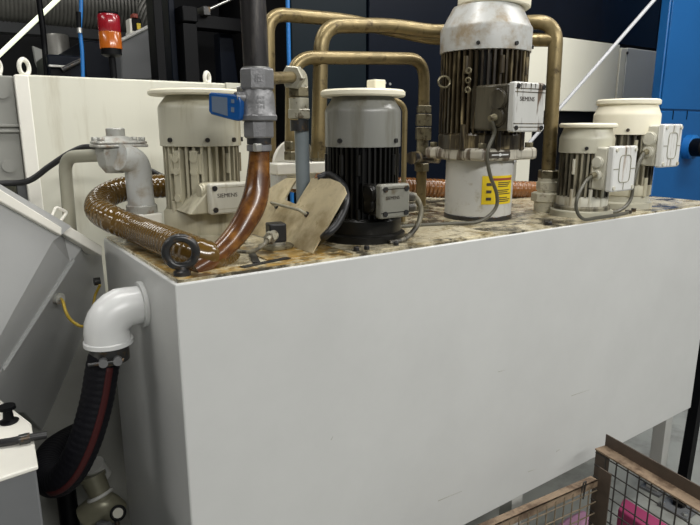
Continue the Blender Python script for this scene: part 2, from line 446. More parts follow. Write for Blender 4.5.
def pump(loc, label, P):
    t = thing('coolant_pump', loc, label, 'pump', 'coolant pumps on the tank deck')
    R, RF, RC = P['R'], P['RF'], P['RC']
    z = P['z']                                  # flange top, fin bottom, cowl bottom, shoulder, cone top, canopy top
    # base
    for nm, prof, mt in P['base']:
        MB().lathe(prof, n=44).build(nm, mt, t, local=True)
    if P.get('square'):
        a, z0, z1 = P['square']
        MB().box((0, 0, (z0 + z1) / 2), (2 * a, 2 * a, z1 - z0)).build('flange_plate', 'adapter', t, bevel=0.012, local=True, segs=3)
        for sx in (-1, 1):
            for sy in (-1, 1):
                MB().hexnut((sx * a * 0.83, sy * a * 0.83, z1 + 0.008), (0, 0, 1), 0.014, 0.018).build('flange_bolt', 'fitting', t, local=True)
    body = fins(RF, z[1], z[2] + 0.012, P.get('nf', 44), P.get('fd', 0.2)).build('finned_motor_body', P['fin'], t, local=True, sharp=30)
    end = MB().lathe([(RF * 0.96, z[0]), (RF * 1.0, z[0] + 0.004), (RF * 1.0, z[1] - 0.006), (RF * 0.95, z[1] + 0.002)], n=44).build('motor_end_shield', P['fin2'], t, local=True)
    for a in P.get('rods', (200, 245, 290, 335, 20)):
        a = math.radians(a); q = V((math.cos(a), math.sin(a), 0)) * (RF * 0.985)
        MB().cyl(q + V((0, 0, z[0])), q + V((0, 0, z[1] + 0.03)), RF * 0.075, n=10).build('screw_lug', P['fin2'], t, local=True)
        MB().cyl(q + V((0, 0, z[2] - 0.075)), q + V((0, 0, z[2] - 0.02)), RF * 0.065, n=10).build('screw_lug', P['fin2'], t, local=True)
    # cowl with a conical shoulder
    cw = MB().lathe([(R * 0.97, z[2]), (R, z[2] + 0.001), (R, z[3] - 0.008), (R * 0.992, z[3] - 0.001), (R * 0.965, z[3] + 0.005), (R * P.get('cone', 0.78), z[4] + 0.002), (RC * 0.3, z[4] + 0.006)], n=56).build('fan_cowl', P['cowl'], t, local=True, sharp=50)
    for a in P.get('screws', (215, 262, 310, 350)):
        a = math.radians(a); d = V((math.cos(a), math.sin(a), 0))
        MB().cyl(d * (R - 0.004) + V((0, 0, z[2] + 0.018)), d * (R + 0.006) + V((0, 0, z[2] + 0.018)), 0.0065, n=12).build('cowl_screw', 'ring', cw, local=True)
    MB().lathe([(R * 0.5, z[4] + 0.001), (RC - 0.004, z[4] + 0.001), (RC, z[4] + 0.005), (RC, z[5] - 0.006), (RC - 0.006, z[5] - 0.001), (0.004, z[5])], P.get('canoff', (0, 0, 0)), P.get('canax', (0, 0, 1)), n=56).build('rain_canopy', P.get('canm', 'canopy'), t, local=True)
    # terminal box, facing the front of the tank
    x0, x1, y0, y1 = P['box']; yo = P['boxy']
    Y = loc[1] - yo
    a, b = onY(x0, (y0 + y1) / 2, Y), onY(x1, (y0 + y1) / 2, Y)
    xm = (x0 + x1) / 2
    zt, zb = onY(xm, y0, Y).z - loc[2], onY(xm, y1, Y).z - loc[2]
    bx0, bx1 = a.x - loc[0], b.x - loc[0]
    if 'boxw' in P: bx1 = bx0 + P['boxw']
    w, h = bx1 - bx0, zt - zb; xc, zc = (bx0 + bx1) / 2, (zt + zb) / 2
    lid = 0.026
    deep = P.get('deep', RF * 0.6)
    MB().bb((xc - w * 0.36, -deep * 0.6, zb + h * 0.08), (xc + w * 0.36, -yo + 0.05, zt - h * 0.04)).build('box_pedestal', P['fin2'], t, bevel=0.008, local=True)
    box = MB().bb((bx0 + 0.004, -deep, zb + 0.004), (bx1 - 0.004, -yo + lid, zt - 0.004)).build('terminal_box', P['boxside'], t, bevel=0.007, local=True)
    cov = MB().bb((bx0, -yo + lid, zb), (bx1, -yo, zt)).build('cover_plate', P['boxm'], box, bevel=0.006, local=True)
    for sx in (bx0 + 0.014, bx1 - 0.014):
        for sz in (zb + 0.013, zt - 0.013):
            MB().cyl((sx, -yo - 0.004, sz), (sx, -yo + 0.004, sz), 0.0072, n=12).build('cover_screw', P.get('scm', 'ring'), box, local=True)
    if P.get('frame') == 'lines':
        for f in (0.10, 0.17, 0.80, 0.87):
            MB().bb((bx0 + 0.003, -yo - 0.0012, zb + h * f - 0.0012), (bx1 - 0.003, -yo + 0.001, zb + h * f + 0.0012)).build('cover_groove', 'fin_rust', box, local=True)
    if P.get('frame') == 'panel':
        for f in (0.17, 0.86):
            MB().bb((bx0 + 0.003, -yo - 0.001, zb + h * f - 0.001), (bx1 - 0.003, -yo + 0.001, zb + h * f + 0.001)).build('cover_groove', P['boxside'], box, local=True)
    if P.get('frame') == 'oval':
        ov = []
        for i in range(40):
            q = 2 * PI * i / 40; cx_, sz_ = math.cos(q), math.sin(q)
            ov.append(V((xc + w * 0.24 * math.copysign(abs(cx_) ** 0.4, cx_), -yo - 0.0003, zc + h * 0.30 * math.copysign(abs(sz_) ** 0.4, sz_))))
        MB().tube(ov + [ov[0]], 0.0020, 6, False).build('oval_groove', 'pipe_cream', box, local=True)
        for ga, gb in (((xc - 0.0015, zb + 0.006), (xc + 0.0015, zc - h * 0.3)), ((xc - 0.0015, zc + h * 0.3), (xc + 0.0015, zt - 0.006)),
                       ((bx0 + 0.005, zc - 0.0015), (xc - w * 0.24, zc + 0.0015)), ((xc + w * 0.24, zc - 0.0015), (bx1 - 0.005, zc + 0.0015))):
            MB().bb((ga[0], -yo - 0.0015, ga[1]), (gb[0], -yo + 0.001, gb[1])).build('cover_groove', 'pipe_cream', box, local=True)
    if P.get('text'):
        text(P['text'], w * 0.125, (xc - w * 0.10, -yo - 0.0004, zc + h * P.get('texty', 0.1)), box, 'ink')
    # glands on the left side of the box
    gy = -yo + lid + (yo - lid - RF) * 0.5 if 'gy' not in P else P['gy']
    for k, (fz, rr) in enumerate(P.get('glands', ((0.68, 0.021), (0.36, 0.017)))):
        g = zb + h * fz
        MB().lathe([(rr * 1.15, 0), (rr * 1.15, 0.006), (rr, 0.008), (rr, 0.013), (rr * 0.55, 0.014)], (bx0 + 0.004, gy, g), (-1, 0, 0), n=24).build('gland', P['boxside'], box, local=True)
    if P.get('cable'):
        rr, g = 0.017, zb + h * P['glands'][1][0] if 'glands' in P else zb + h * 0.36
        s0 = V((bx0, gy, g))
        MB().cyl(s0 - V((0.012, 0, 0)), s0 - V((0.034, 0, 0.004)), 0.012, 0.009, 16).build('cable_nut', 'fitting', box, local=True)
        pts = [s0 - V((0.03, 0, 0.003))] + [V(p) for p in P['cable']]
        MB().tube(smooth(pts, 10), P.get('cr', 0.0065), 10).build('cable', P.get('cm', 'cable_drab'), t, local=True)
    return t, box, body, cw


L = lambda p, loc: V(p) - V(loc)
l1 = (0.262, 0.497, H)
p1, *_ = pump(l1, 'cream coolant pump at the left end behind the blue lever valve, with flat canopy', dict(
    R=0.116, RF=0.109, RC=0.140, z=(0.0, 0.085, 0.268, 0.378, 0.407, 0.425),
    base=[('base_flange', [(0.126, 0), (0.126, 0.018), (0.118, 0.022)], 'fin_cream'), ('motor_foot_ring', [(0.116, 0.02), (0.118, 0.03), (0.118, 0.078), (0.111, 0.088)], 'fin_cream')],
    fin='fin_cream', fin2='fin_cream', cowl='cowl', boxm='box', boxside='fin_cream', box=(210, 242, 183, 214), boxy=0.195, frame='panel', text='SIEMENS', nf=32,
    boxw=0.125, screws=(205, 258, 300, 340)))
for a_ in (212, 238):
    q = V((math.cos(math.radians(a_)), math.sin(math.radians(a_)), 0)) * 0.104
    MB().box((q.x, q.y, 0.175), (0.022, 0.022, 0.165), Matrix.Rotation(math.radians(a_), 3, 'Z')).build('side_rail', 'fin_cream', p1, bevel=0.003, local=True)
    for zz_ in (0.125, 0.20, 0.235):
        mbx = MB().cyl(V((q.x, q.y, zz_)), V((q.x * 1.16, q.y * 1.16, zz_)), 0.0105, n=14)
        mbx.build('rail_lug', 'fin_cream', p1, local=True)
MB().prism([(-0.105, -0.03, 0.09), (0.02, -0.03, 0.09), (0.02, -0.03, 0.165), (-0.04, -0.03, 0.165)], (0, -0.135, 0)).build('box_pedestal', 'fin_cream', p1, bevel=0.004, local=True)
l2 = (0.627, 0.190, H)
p2, *_ = pump(l2, 'coolant pump with oil-blackened fins and grey cowl under an ivory disc, beside the leaning plate', dict(
    R=0.108, RF=0.104, RC=0.119, z=(0.0, 0.07, 0.2666, 0.3676, 0.402, 0.4225),
    base=[('base_flange', [(0.125, 0), (0.125, 0.022), (0.118, 0.026)], 'fin_black'), ('motor_foot_ring', [(0.112, 0.02), (0.114, 0.03), (0.114, 0.064), (0.108, 0.07)], 'fin_black')],
    fin='fin_black', fin2='fin_black', cowl='cowl_grey', boxm='box_grey', boxside='fin_black', box=(381, 410, 184, 218), boxy=0.172, frame='panel', text='SIEMENS', nf=40,
    rods=(150, 200, 228, 290, 335), screws=(200, 290)))
MB().bb((0.012, -0.04, 0.42), (0.05, 0.0, 0.45)).build('canopy_block', 'canopy', p2, bevel=0.003, local=True)
lead = smooth([(0.075, -0.115, 0.13), (0.103, -0.118, 0.125), (0.118, -0.125, 0.09), (0.10, -0.13, 0.045), (0.05, -0.135, 0.012), (0.0, -0.13, 0.006)], 8)
MB().tube(lead, 0.0075, 10).build('cable', 'fin_dark', p2, local=True)
MB().cyl((0.068, -0.115, 0.13), (0.10, -0.117, 0.127), 0.016, 0.012, 16).cyl((0.072, -0.115, 0.098), (0.098, -0.116, 0.098), 0.014, n=16).build('cable_gland', 'fin_dark', p2, local=True)

l3 = (1.227, 0.301, H)
p3, b3, _, _ = pump(l3, 'tallest coolant pump, rusty oily fins above a white cylinder with a yellow label', dict(
    R=0.155, RF=0.150, RC=0.122, cone=0.745, canax=(0.045, -0.02, 1), canoff=(-0.012, 0.004, 0.002), z=(0.245, 0.30, 0.568, 0.648, 0.715, 0.748),
    base=[('pump_casing', [(0.119, 0.014), (0.120, 0.018), (0.120, 0.215)], 'casing'), ('casing_gasket', [(0.122, 0), (0.122, 0.014), (0.119, 0.017)], 'ring'),
          ('motor_adapter', [(0.14, 0.21), (0.145, 0.215), (0.145, 0.252)], 'adapter')],
    square=(0.142, 0.2105, 0.252), fin='fin_rust', fin2='fin_rust', cowl='cowl_white', boxm='box_drip', boxside='box_oily', box=(514, 545, 82, 132), boxy=0.25,
    frame='lines', text='SIEMENS', texty=0.16, nf=46, glands=((0.66, 0.030), (0.30, 0.026)), gy=-0.185, deep=0.06,
    cable=[(-0.125, -0.175, 0.305), (-0.148, -0.170, 0.24), (-0.125, -0.165, 0.17), (-0.075, -0.155, 0.10), (-0.075, -0.150, 0.05), (-0.13, -0.135, 0.012), (-0.22, -0.10, 0.008), (-0.34, -0.06, 0.008), (-0.48, -0.05, 0.008), (-0.56, -0.10, 0.008)], cr=0.0062))
bl_ = [c_ for c_ in b3.children if c_.name.startswith('cover_plate')][0]
lo_ = [min(v.co[i] for v in bl_.data.vertices) for i in range(3)]; hi_ = [max(v.co[i] for v in bl_.data.vertices) for i in range(3)]
for fx, ln in ((0.08, 0.30), (0.2, 0.16), (0.33, 0.12), (0.5, 0.2), (0.64, 0.13), (0.8, 0.18), (0.92, 0.10)):
    xx = lo_[0] + (hi_[0] - lo_[0]) * fx; hh_ = (hi_[2] - lo_[2]) * ln; yy = lo_[1] - 0.0006
    MB().prism([(xx - 0.0028, yy, hi_[2] - 0.004), (xx + 0.0028, yy, hi_[2] - 0.004), (xx + 0.0016, yy, hi_[2] - hh_ * 0.6), (xx, yy, hi_[2] - hh_), (xx - 0.0016, yy, hi_[2] - hh_ * 0.6)], (0, 0.001, 0)).build('oil_drip', 'fin_rust', b3, local=True)
# label on the white casing: left columns of marks, right columns of text lines
A = lambda px, y, R: None


def casing_angle(px, R, loc):
    best = None
    for k in range(720):
        a = math.radians(150 + k * 0.3)
        p = V((loc[0] + R * math.cos(a), loc[1] + R * math.sin(a), loc[2] + 0.1))
        d = p - CAM
        rt = V((math.sin(YAW), -math.cos(YAW), 0)); fw = V((math.cos(YAW) * math.cos(PITCH), math.sin(YAW) * math.cos(PITCH), -math.sin(PITCH)))
        X = 350 + FPX * d.dot(rt) / d.dot(fw)
        nrm = V((math.cos(a), math.sin(a), 0))
        if nrm.dot(d) < 0 and (best is None or abs(X - px) < best[0]): best = (abs(X - px), a)
    return best[1]


aL, aR = casing_angle(481.5, 0.121, l3), casing_angle(510.5, 0.121, l3)
zl0, zl1 = 0.060, 0.158
lab = patch(0.1202, aL, aR, zl0, zl1, n=14).build('warning_label', 'yellow', p3, local=True)
da = aR - aL
patch(0.1212, aL + da * 0.20, aL + da * 0.97, zl1 - 0.016, zl1 - 0.008).build('label_heading', 'redink', lab, local=True)
for r in range(11):
    if r in (3, 7): continue
    zz = zl1 - 0.022 - r * 0.0065
    patch(0.1212, aL + da * 0.45, aL + da * (0.92 - 0.06 * ((r * 7) % 3)), zz - 0.003, zz, n=6).build('label_text_line', 'ink', lab, local=True)
for r in range(3):
    zz = zl1 - 0.024 - r * 0.025
    patch(0.1212, aL + da * 0.12, aL + da * 0.26, zz - 0.010, zz, n=4).build('label_symbol', 'ink', lab, local=True)
# small dark nameplate on the square flange
fy = 0.1435
na, nb = onY(489.5, 154, l3[1] - fy), onY(510, 154, l3[1] - fy)
nx0, nx1, nz = na.x - l3[0], nb.x - l3[0], 0.231
npl = MB().bb((nx0, -fy - 0.001, nz - 0.010), (nx1, -fy + 0.002, nz + 0.010)).build('flange_nameplate', 'ink', p3, local=True)
nw = nx1 - nx0
for f0, f1 in ((0.10, 0.42), (0.58, 0.90)):
    MB().prism([(nx0 + nw * f0, -fy - 0.0022, nz - 0.002), (nx0 + nw * f1, -fy - 0.0022, nz - 0.002), (nx0 + nw * f1, -fy - 0.0022, nz + 0.002), (nx0 + nw * f0, -fy - 0.0022, nz + 0.002)], (0, 0.0012, 0)).build('nameplate_mark', 'white', npl, local=True)
MB().prism([(nx0 + nw * 0.38, -fy - 0.0022, nz), (nx0 + nw * 0.5, -fy - 0.0022, nz + 0.006), (nx0 + nw * 0.62, -fy - 0.0022, nz), (nx0 + nw * 0.5, -fy - 0.0022, nz - 0.006)], (0, 0.0012, 0)).build('nameplate_mark', 'white', npl, local=True)
for k in range(3):                                  # cowl hangs a small lifting lug chain down the left fins
    MB().torus((-0.152, -0.075, 0.50 - k * 0.03), (0.9, 0.4, 0.1 * k), 0.008, 0.003, 16, 6).build('chain_link', 'fitting', p3, local=True)
MB().torus((-0.168, 0.02, 0.47), (0.3, 0.95, 0), 0.018, 0.0035, 20, 8, 1.2).build('cable_loop', 'fitting', p3, local=True)

l4 = (1.592, 0.121, H)
p4, *_ = pump(l4, 'smallest coolant pump with white oval-panel terminal box, nearest the front right edge', dict(
    R=0.096, RF=0.091, RC=0.100, cone=0.86, z=(0.03, 0.072, 0.2297, 0.285, 0.318, 0.3365),
    base=[('base_flange', [(0.112, 0), (0.112, 0.02), (0.105, 0.024)], 'cowl'), ('motor_foot_ring', [(0.10, 0.02), (0.102, 0.034), (0.098, 0.04)], 'fin_dark')],
    fin='fin_dark', fin2='box', cowl='cowl', boxm='box_white', boxside='box', box=(613, 636, 146, 191), boxy=0.150, frame='oval', scm='box', nf=28, gy=-0.09,
    rods=(190, 232, 262, 320), glands=((0.64, 0.018), (0.36, 0.016)), cr=0.006,
    cable=[(-0.145, -0.105, 0.135), (-0.195, -0.115, 0.09), (-0.195, -0.115, 0.045), (-0.15, -0.115, 0.01), (-0.06, -0.112, 0.007), (0.05, -0.112, 0.007), (0.15, -0.10, 0.007)]))
L5 = onZ(617, 209, H) + V((0.86, 0.5, 0)) * 0.115
l5 = (L5.x, L5.y, H)
p5, *_ = pump(l5, 'larger cream coolant pump at the far right end beside the blue machine', dict(
    R=0.126, RF=0.119, RC=0.121, cone=0.87, z=(0.05, 0.095, 0.292, 0.374, 0.407, 0.431),
    base=[('base_flange', [(0.128, 0), (0.128, 0.022), (0.115, 0.028), (0.113, 0.06)], 'cowl')],
    fin='fin_dark', fin2='fin_cream', cowl='canopy', boxm='box_white', boxside='box', box=(663, 681, 124, 167), boxy=0.185, frame='oval', scm='box', nf=30, gy=-0.13,
    rods=(190, 232, 262, 320), glands=((0.66, 0.024), (0.36, 0.020)), cr=0.0065,
    cable=[(-0.12, -0.14, 0.19), (-0.15, -0.145, 0.12), (-0.16, -0.145, 0.05), (-0.22, -0.14, 0.012), (-0.32, -0.13, 0.007)]))

# ------------------------------------------------------------------ amber ribbed hose around the left end
def ribbed(pts, r, pitch, amp, name, m, parent=None):
    pts = resample(smooth(pts, 14), pitch / 6)
    rs = [r * (1 + amp * math.sin(2 * PI * i / 6)) for i in range(len(pts))]
    return MB().tube(pts, rs, 20).build(name, m, parent, sharp=60)


hz = H + 0.045
hp = [onZ(236, 266, H - 0.05), onZ(222, 262, H - 0.005), onZ(202, 255, H + 0.03), onZ(172, 243.5, hz), onZ(138, 230, hz), onY(112, 219, 0.52), onY(99, 210, 0.60), onY(102, 199, 0.68), onY(120, 190, 0.72), onY(145, 187, 0.73), onY(185, 185, 0.73)]
hose = ribbed(hp, 0.038, 0.017, 0.028, 'ribbed_hose', 'hose')
tag(hose, 'thick glossy amber-brown ribbed hose looping around the left end of the tank', 'hose')
hp = [onY(262, 182, 0.74), onY(285, 181, 0.75), onY(330, 184, 0.75), onY(430, 188, 0.72), onY(480, 190, 0.68), onY(528, 190, 0.62), onY(560, 192, 0.60), onY(590, 196, 0.60)]
hose = ribbed(hp, 0.040, 0.022, 0.05, 'ribbed_hose', 'hose_orange')
tag(hose, 'orange-brown ribbed hose lying behind the dark and the tallest pumps', 'hose')

# ------------------------------------------------------------------ ball valve with blue lever, on the smooth tube
VX, VY = 0.281, 0.15
zv = lambda y: onY(258, y, VY).z
riser = MB().cyl((VX - 0.001, VY, zv(68)), (VX - 0.045, VY, 4.2), 0.0305, n=28).build('riser_pipe', 'pipe_dark')
tag(riser, 'dark steel pipe rising vertically from the blue lever valve', 'pipe')
val = thing('ball_valve', (VX, VY, zv(138)), 'grey cast ball valve with blue lever on the dark riser pipe', 'valve')
hexc = lambda z0, z1, r: MB().lathe([(r * 0.93, z0), (r, z0 + 0.004), (r, z1 - 0.004), (r * 0.93, z1)], (VX, VY, 0), n=8)
hexc(zv(90), zv(69), 0.0425).build('upper_hex_collar', 'cast', val, sharp=25)
MB().lathe([(0.033, zv(122)), (0.0455, zv(120)), (0.0465, zv(116)), (0.043, zv(114)), (0.042, zv(103)), (0.040, zv(94)), (0.035, zv(89))], (VX, VY, 0), n=40).build('valve_body', 'cast', val)
hexc(zv(138), zv(121), 0.0385).build('lower_hex_collar', 'cast', val, sharp=25)
MB().lathe([(0.034, zv(67.5)), (0.034, zv(69.5))], (VX, VY, 0), n=32).build('thread_seal', 'steel', val)
fw = V((math.cos(YAW), math.sin(YAW), 0)); rt = V((math.sin(YAW), -math.cos(YAW), 0))
cv = V((VX, VY, zv(98)))
ld = (-rt * 0.8 - fw * 0.6).normalized()          # stem direction, to the left and towards the viewer
MB().cyl(cv + ld * 0.03, cv + ld * 0.06, 0.014, 0.012, 18).build('valve_stem', 'cast', val)
nut = cv + ld * 0.055
MB().hexnut(onD(240, 90, (nut - CAM).dot(fw) / math.cos(PITCH) * 1.0), (0, 0, 1), 0.009, 0.018).build('lever_nut', 'steel', val)
# lever sleeve: outline in a plane facing the viewer, with real thickness
pn = (-fw * 0.92 - rt * 0.40).normalized()
pc = nut + ld * 0.01
op = [onP(x, y, pc, pn) for x, y in ((208.5, 93.5), (211, 92.3), (234, 94.6), (239, 96.5), (240.5, 103), (240, 118), (238, 121), (234, 120.5), (211, 114.5), (208.5, 111))]
lev = MB().prism(op, -pn * 0.018).build('lever_sleeve', 'lever', val, bevel=0.003, segs=3)
ip = [onP(x, y, pc + pn * 0.001, pn) for x, y in ((211.5, 96), (227, 97.5), (227.5, 116), (212, 111.5))]
MB().prism(ip, -pn * 0.004).build('lever_panel', 'lever_grey', lev)
for a, b in ((99, 103), (107, 112)):
    MB().prism([onP(x, y, pc + pn * 0.001, pn) for x, y in ((231, a), (234, a + .4), (234, b + .4), (231, b))], -pn * 0.004).build('lever_mark', 'lever_grey', lev)
vdir = V((CAM.x - VX, CAM.y - VY, 0)).normalized()
va = math.atan2(vdir.y, vdir.x) + 0.18
for zr, rr, ks in ((zv(77.5), 0.0405, 4), (zv(81), 0.0405, 4), (zv(98), 0.0418, 3), (zv(102.5), 0.0422, 3), (zv(107), 0.0426, 3)):
    for k in range(ks):
        a_ = va + (k - (ks - 1) / 2) * 0.16
        patch(rr - 0.0005, a_ - 0.05, a_ + 0.05, zr - 0.004 - val.location.z, zr + 0.003 - val.location.z, t=0.0016, n=2).build('casting_mark', 'cast', val, local=True)

tb = thing('suction_tube', (VX, VY, H), 'smooth glossy red-brown tube curving down from the valve to the tank corner', 'tube')
tp = [(VX, VY, zv(139)), (VX, VY, zv(152)), onY(258.5, 170, VY - 0.003), onY(256.5, 192, VY - 0.01), onY(251, 210, 0.13), onY(238, 232, 0.115), onY(222, 250, 0.095), onY(206, 262.5, 0.078), onY(192, 271, 0.068)]
pp = smooth(tp, 9)
rs = []
for i, p in enumerate(pp):
    f = i / (len(pp) - 1)
    rs.append(0.0255 + 0.0075 * math.exp(-((f - 0.45) / 0.2) ** 2) - 0.001 * f)
MB().tube(pp, rs, 22).build('tube_wall', 'hose_smooth', tb)
clp = MB().lathe([(0.0285, zv(151)), (0.031, zv(150.5)), (0.031, zv(145)), (0.0285, zv(144.5))], (VX, VY, 0), n=32).build('hose_clamp', 'cast', tb)
MB().bb((VX - 0.03, VY - 0.042, zv(151)), (VX - 0.012, VY - 0.024, zv(143))).build('clamp_screw', 'steel', clp, bevel=0.003)
MB().lathe([(0.030, zv(144)), (0.030, zv(138))], (VX, VY, 0), n=32).build('tube_adapter', 'ring', tb)

# ------------------------------------------------------------------ leaning cover plate with handle
q0 = onZ(312, 253, H + 0.004)
top = onY(345, 186, q0.y)
up = (top - q0).normalized()
pn = up.cross(V((0, 1, 0))).normalized()
if pn.x > 0: pn = -pn
if pn.z < 0 and abs(pn.z) > 0.9: pn = -pn
outline = [(312, 253), (346, 193), (344, 187), (339, 182), (331, 179), (312, 178), (296, 204), (284, 199.5), (297, 178), (286, 178), (268, 189), (240, 230), (262, 238)]
pts = [onP(x, y, q0, pn) for x, y in outline]
pts = [V((p.x, p.y, max(p.z, H + 0.004))) for p in pts]
# keep all the corners in the one plane
pts = [p - pn * (p - q0).dot(pn) for p in pts]
pl = thing('cover_plate', V((q0.x, q0.y + 0.12, H)), 'oily tan sheet metal plate with wire handle leaning against the dark pump', 'plate')
MB().prism(pts, -pn * 0.004).build('sheet', 'plate', pl)
h0, h1 = onP(277, 206.5, q0, pn), onP(307, 214.5, q0, pn)
MB().tube(bend([h0 - pn * 0.004, h0 + pn * 0.026, h1 + pn * 0.026, h1 - pn * 0.004], 0.012), 0.0042, 10).build('handle', 'fitting_pale', pl)
for p in (h0, h1):
    MB().cyl(p - pn * 0.001, p + pn * 0.004, 0.008, n=14).build('handle_boss', 'ring', pl)
cab = smooth([onY(318, 178, 0.22), onY(330, 175, 0.20), onY(343, 186, 0.13), onY(346, 203, 0.075), onY(337, 224, 0.05), onY(325, 236, 0.06), onZ(318, 242, H + 0.01)], 9)
tag(MB().tube(cab, 0.0105, 14).build('black_cable', 'black'), 'thick black cable arching over the edge of the leaning plate', 'cable')

# ------------------------------------------------------------------ elbow fitting with grey drop pipe beside the valve
SL = onP(297.5, 190, q0, pn)
EY = SL.y
dp = thing('drop_pipe', onY(303, 200, EY), 'grey drop pipe with pale elbow and hex nuts, through the leaning plate', 'pipe')
pv = onY(303, 150, EY)
ex = onY(299, 110, EY)
zz = lambda y: onY(300, y, EY).z
MB().tube([(pv.x, EY, H + 0.004), (pv.x - 0.004, EY, zz(124))], 0.0205, 22).build('pipe_run', 'pipe_grey', dp)
MB().cyl((ex.x, EY, zz(131)), (ex.x, EY, zz(120)), 0.0265, n=22).build('pipe_socket', 'ring', dp)
MB().hexnut((ex.x, EY, (zz(119) + zz(109)) / 2), (0, 0, 1), 0.035, zz(109) - zz(119)).build('lower_nut', 'fitting_pale', dp, sharp=25)
MB().cyl((ex.x, EY, zz(109)), (ex.x, EY, zz(98)), 0.028, n=22).build('fitting_neck', 'fitting_pale', dp)
MB().hexnut((ex.x, EY, (zz(97) + zz(87)) / 2), (0, 0, 1), 0.031, zz(87) - zz(97)).build('middle_nut', 'fitting', dp, sharp=25)
e1 = V((ex.x, EY, zz(88))); e2 = V((ex.x, EY, zz(77)))
n1 = V((VX + 0.03, VY, zv(78)))
dirn = (n1 - e2).normalized()
MB().tube(bend([e1, e2, e2 + dirn * 0.04], 0.026, 8), 0.0265, 20).build('elbow', 'fitting_pale', dp)
MB().hexnut(e2 + dirn * 0.044, dirn, 0.033, 0.026).build('elbow_nut', 'fitting_pale', dp, sharp=25)
MB().cyl(e2 + dirn * 0.04, n1, 0.015, n=18).build('nipple', 'brass', dp)

# ------------------------------------------------------------------ level sensor in front of the plate
sc_ = onZ(276, 250, H) + V((0.01, 0.02, 0))
sn = thing('level_sensor', (sc_.x, sc_.y, H + 0.003), 'small black cube sensor with pale nut on a round flange, before the leaning plate', 'sensor')
MB().lathe([(0.046, 0.0), (0.048, 0.002), (0.048, 0.007), (0.044, 0.009)], n=36).build('round_flange', 'fitting', sn, local=True)
MB().lathe([(0.026, 0.008), (0.027, 0.010), (0.027, 0.017)], n=30).build('sensor_collar', 'steel', sn, local=True)
Rz = Matrix.Rotation(math.radians(-12), 3, 'Z')
MB().box((0.002, 0, 0.042), (0.047, 0.047, 0.05), Rz).build('sensor_housing', 'black', sn, bevel=0.004, local=True)
d = V((-0.75, -0.62, -0.12)).normalized(); s0 = V((-0.014, -0.018, 0.038))
MB().hexnut(s0 + d * 0.024, d, 0.0175, 0.018).build('plug_nut', 'fitting_pale', sn, local=True, sharp=25)
MB().cyl(s0, s0 + d * 0.016, 0.014, n=18).cyl(s0 + d * 0.03, s0 + d * 0.05, 0.012, 0.008, 16).build('plug', 'fitting_pale', sn, local=True)
MB().tube(smooth([s0 + d * 0.045, s0 + d * 0.075 + V((0, 0, -0.006)), V((-0.10, -0.05, 0.008)), V((-0.125, 0.02, 0.006)), V((-0.08, 0.08, 0.006))], 9), 0.0052, 10).build('cable', 'fin_dark', sn, local=True)

# ------------------------------------------------------------------ strainer casting with bent grey pipe, back left
PY = 0.57
g = thing('strainer_pipe', (0.14, PY, H), 'pale cast strainer with bolted lid and bent grey pipe at the left rear', 'pipe fitting')
pc = onY(142, 210, PY); pz = lambda y: onY(147, y, PY).z
MB().bb((pc.x - 0.045, PY - 0.045, H), (pc.x + 0.045, PY + 0.045, pz(212))).build('pedestal', 'white_edge', g, bevel=0.004)
MB().lathe([(0.043, pz(214)), (0.044, pz(213)), (0.044, pz(205)), (0.041, pz(204))], (pc.x, PY, 0), n=32).build('pipe_collar', 'cast_pale', g)
s0 = onY(120, 152, PY)
MB().tube(bend([(pc.x, PY, pz(206)), (pc.x - 0.006, PY - 0.01, pz(160)), onY(119, 157, PY - 0.03)], 0.09, 12), 0.0375, 26).build('bent_pipe', 'pipe_paint', g)
bc = onY(115, 155, PY + 0.03)
bd = MB().lathe([(0.030, bc.z - 0.05), (0.047, bc.z - 0.028), (0.052, bc.z), (0.052, onY(115, 148, PY + .03).z)], (bc.x, bc.y, 0), n=8).build('strainer_body', 'cast_pale', g, sharp=25)
zt = onY(118, 147, PY + 0.03).z; zt2 = onY(118, 141, PY + .03).z
a, b = onY(93, 144, PY + 0.03), onY(143, 144, PY + 0.03)
cxm = (a.x + b.x) / 2
lid = MB().bb((a.x, bc.y - 0.055, zt), (b.x, bc.y + 0.055, (zt + zt2) / 2)).bb((a.x + 0.002, bc.y - 0.053, (zt + zt2) / 2 + 0.001), (b.x - 0.002, bc.y + 0.053, zt2)).build('bolted_lid', 'cast_pale', g, bevel=0.003)
for sx in (a.x + 0.014, b.x - 0.014):
    for sy in (-0.04, 0.04):
        MB().hexnut((sx, bc.y + sy, zt2 + 0.005), (0, 0, 1), 0.010, 0.012).build('lid_bolt', 'cast_pale', lid)
MB().lathe([(0.05, zt2), (0.036, zt2 + 0.012), (0.026, zt2 + 0.014), (0.026, onY(116, 128, PY + .03).z - 0.003), (0.023, onY(116, 128, PY + .03).z)], (cxm - 0.006, bc.y, 0), n=28).build('lid_plug', 'cast_pale', g)
bp_ = [onY(104, 155, PY + 0.03), onY(62, 157, 0.74)]
down = V((bp_[1].x, 0.74, 1.10))
MB().tube(bend([bp_[0], bp_[1] + V((0.006, 0, 0)), down], 0.05, 8), 0.0185, 20).build('return_pipe', 'pipe_cream', g)

kb = smooth([onY(-40, 185, 0.95), onY(0, 183.5, 0.95), onY(28, 181, 0.93), onY(50, 166, 0.90), onY(72, 152, 0.86), onY(90, 147, 0.83), onY(118, 155, 0.82), onY(145, 168, 0.80), onY(165, 178, 0.78), onY(190, 190, 0.76)], 9)
tag(MB().tube(kb, 0.0095, 14).build('black_cable', 'black'), 'long black cable draped behind the strainer from the left edge', 'cable')

# ------------------------------------------------------------------ hydraulic pipes
def nuts(parent, x, y, zs, m='fitting', n=6):
    for z0, z1, r in zs:
        MB().lathe([(r * .92, z0), (r, z0 + .003), (r, z1 - .003), (r * .92, z1)], (x, y, 0), n=n).build('hex_nut', m, parent, sharp=25)


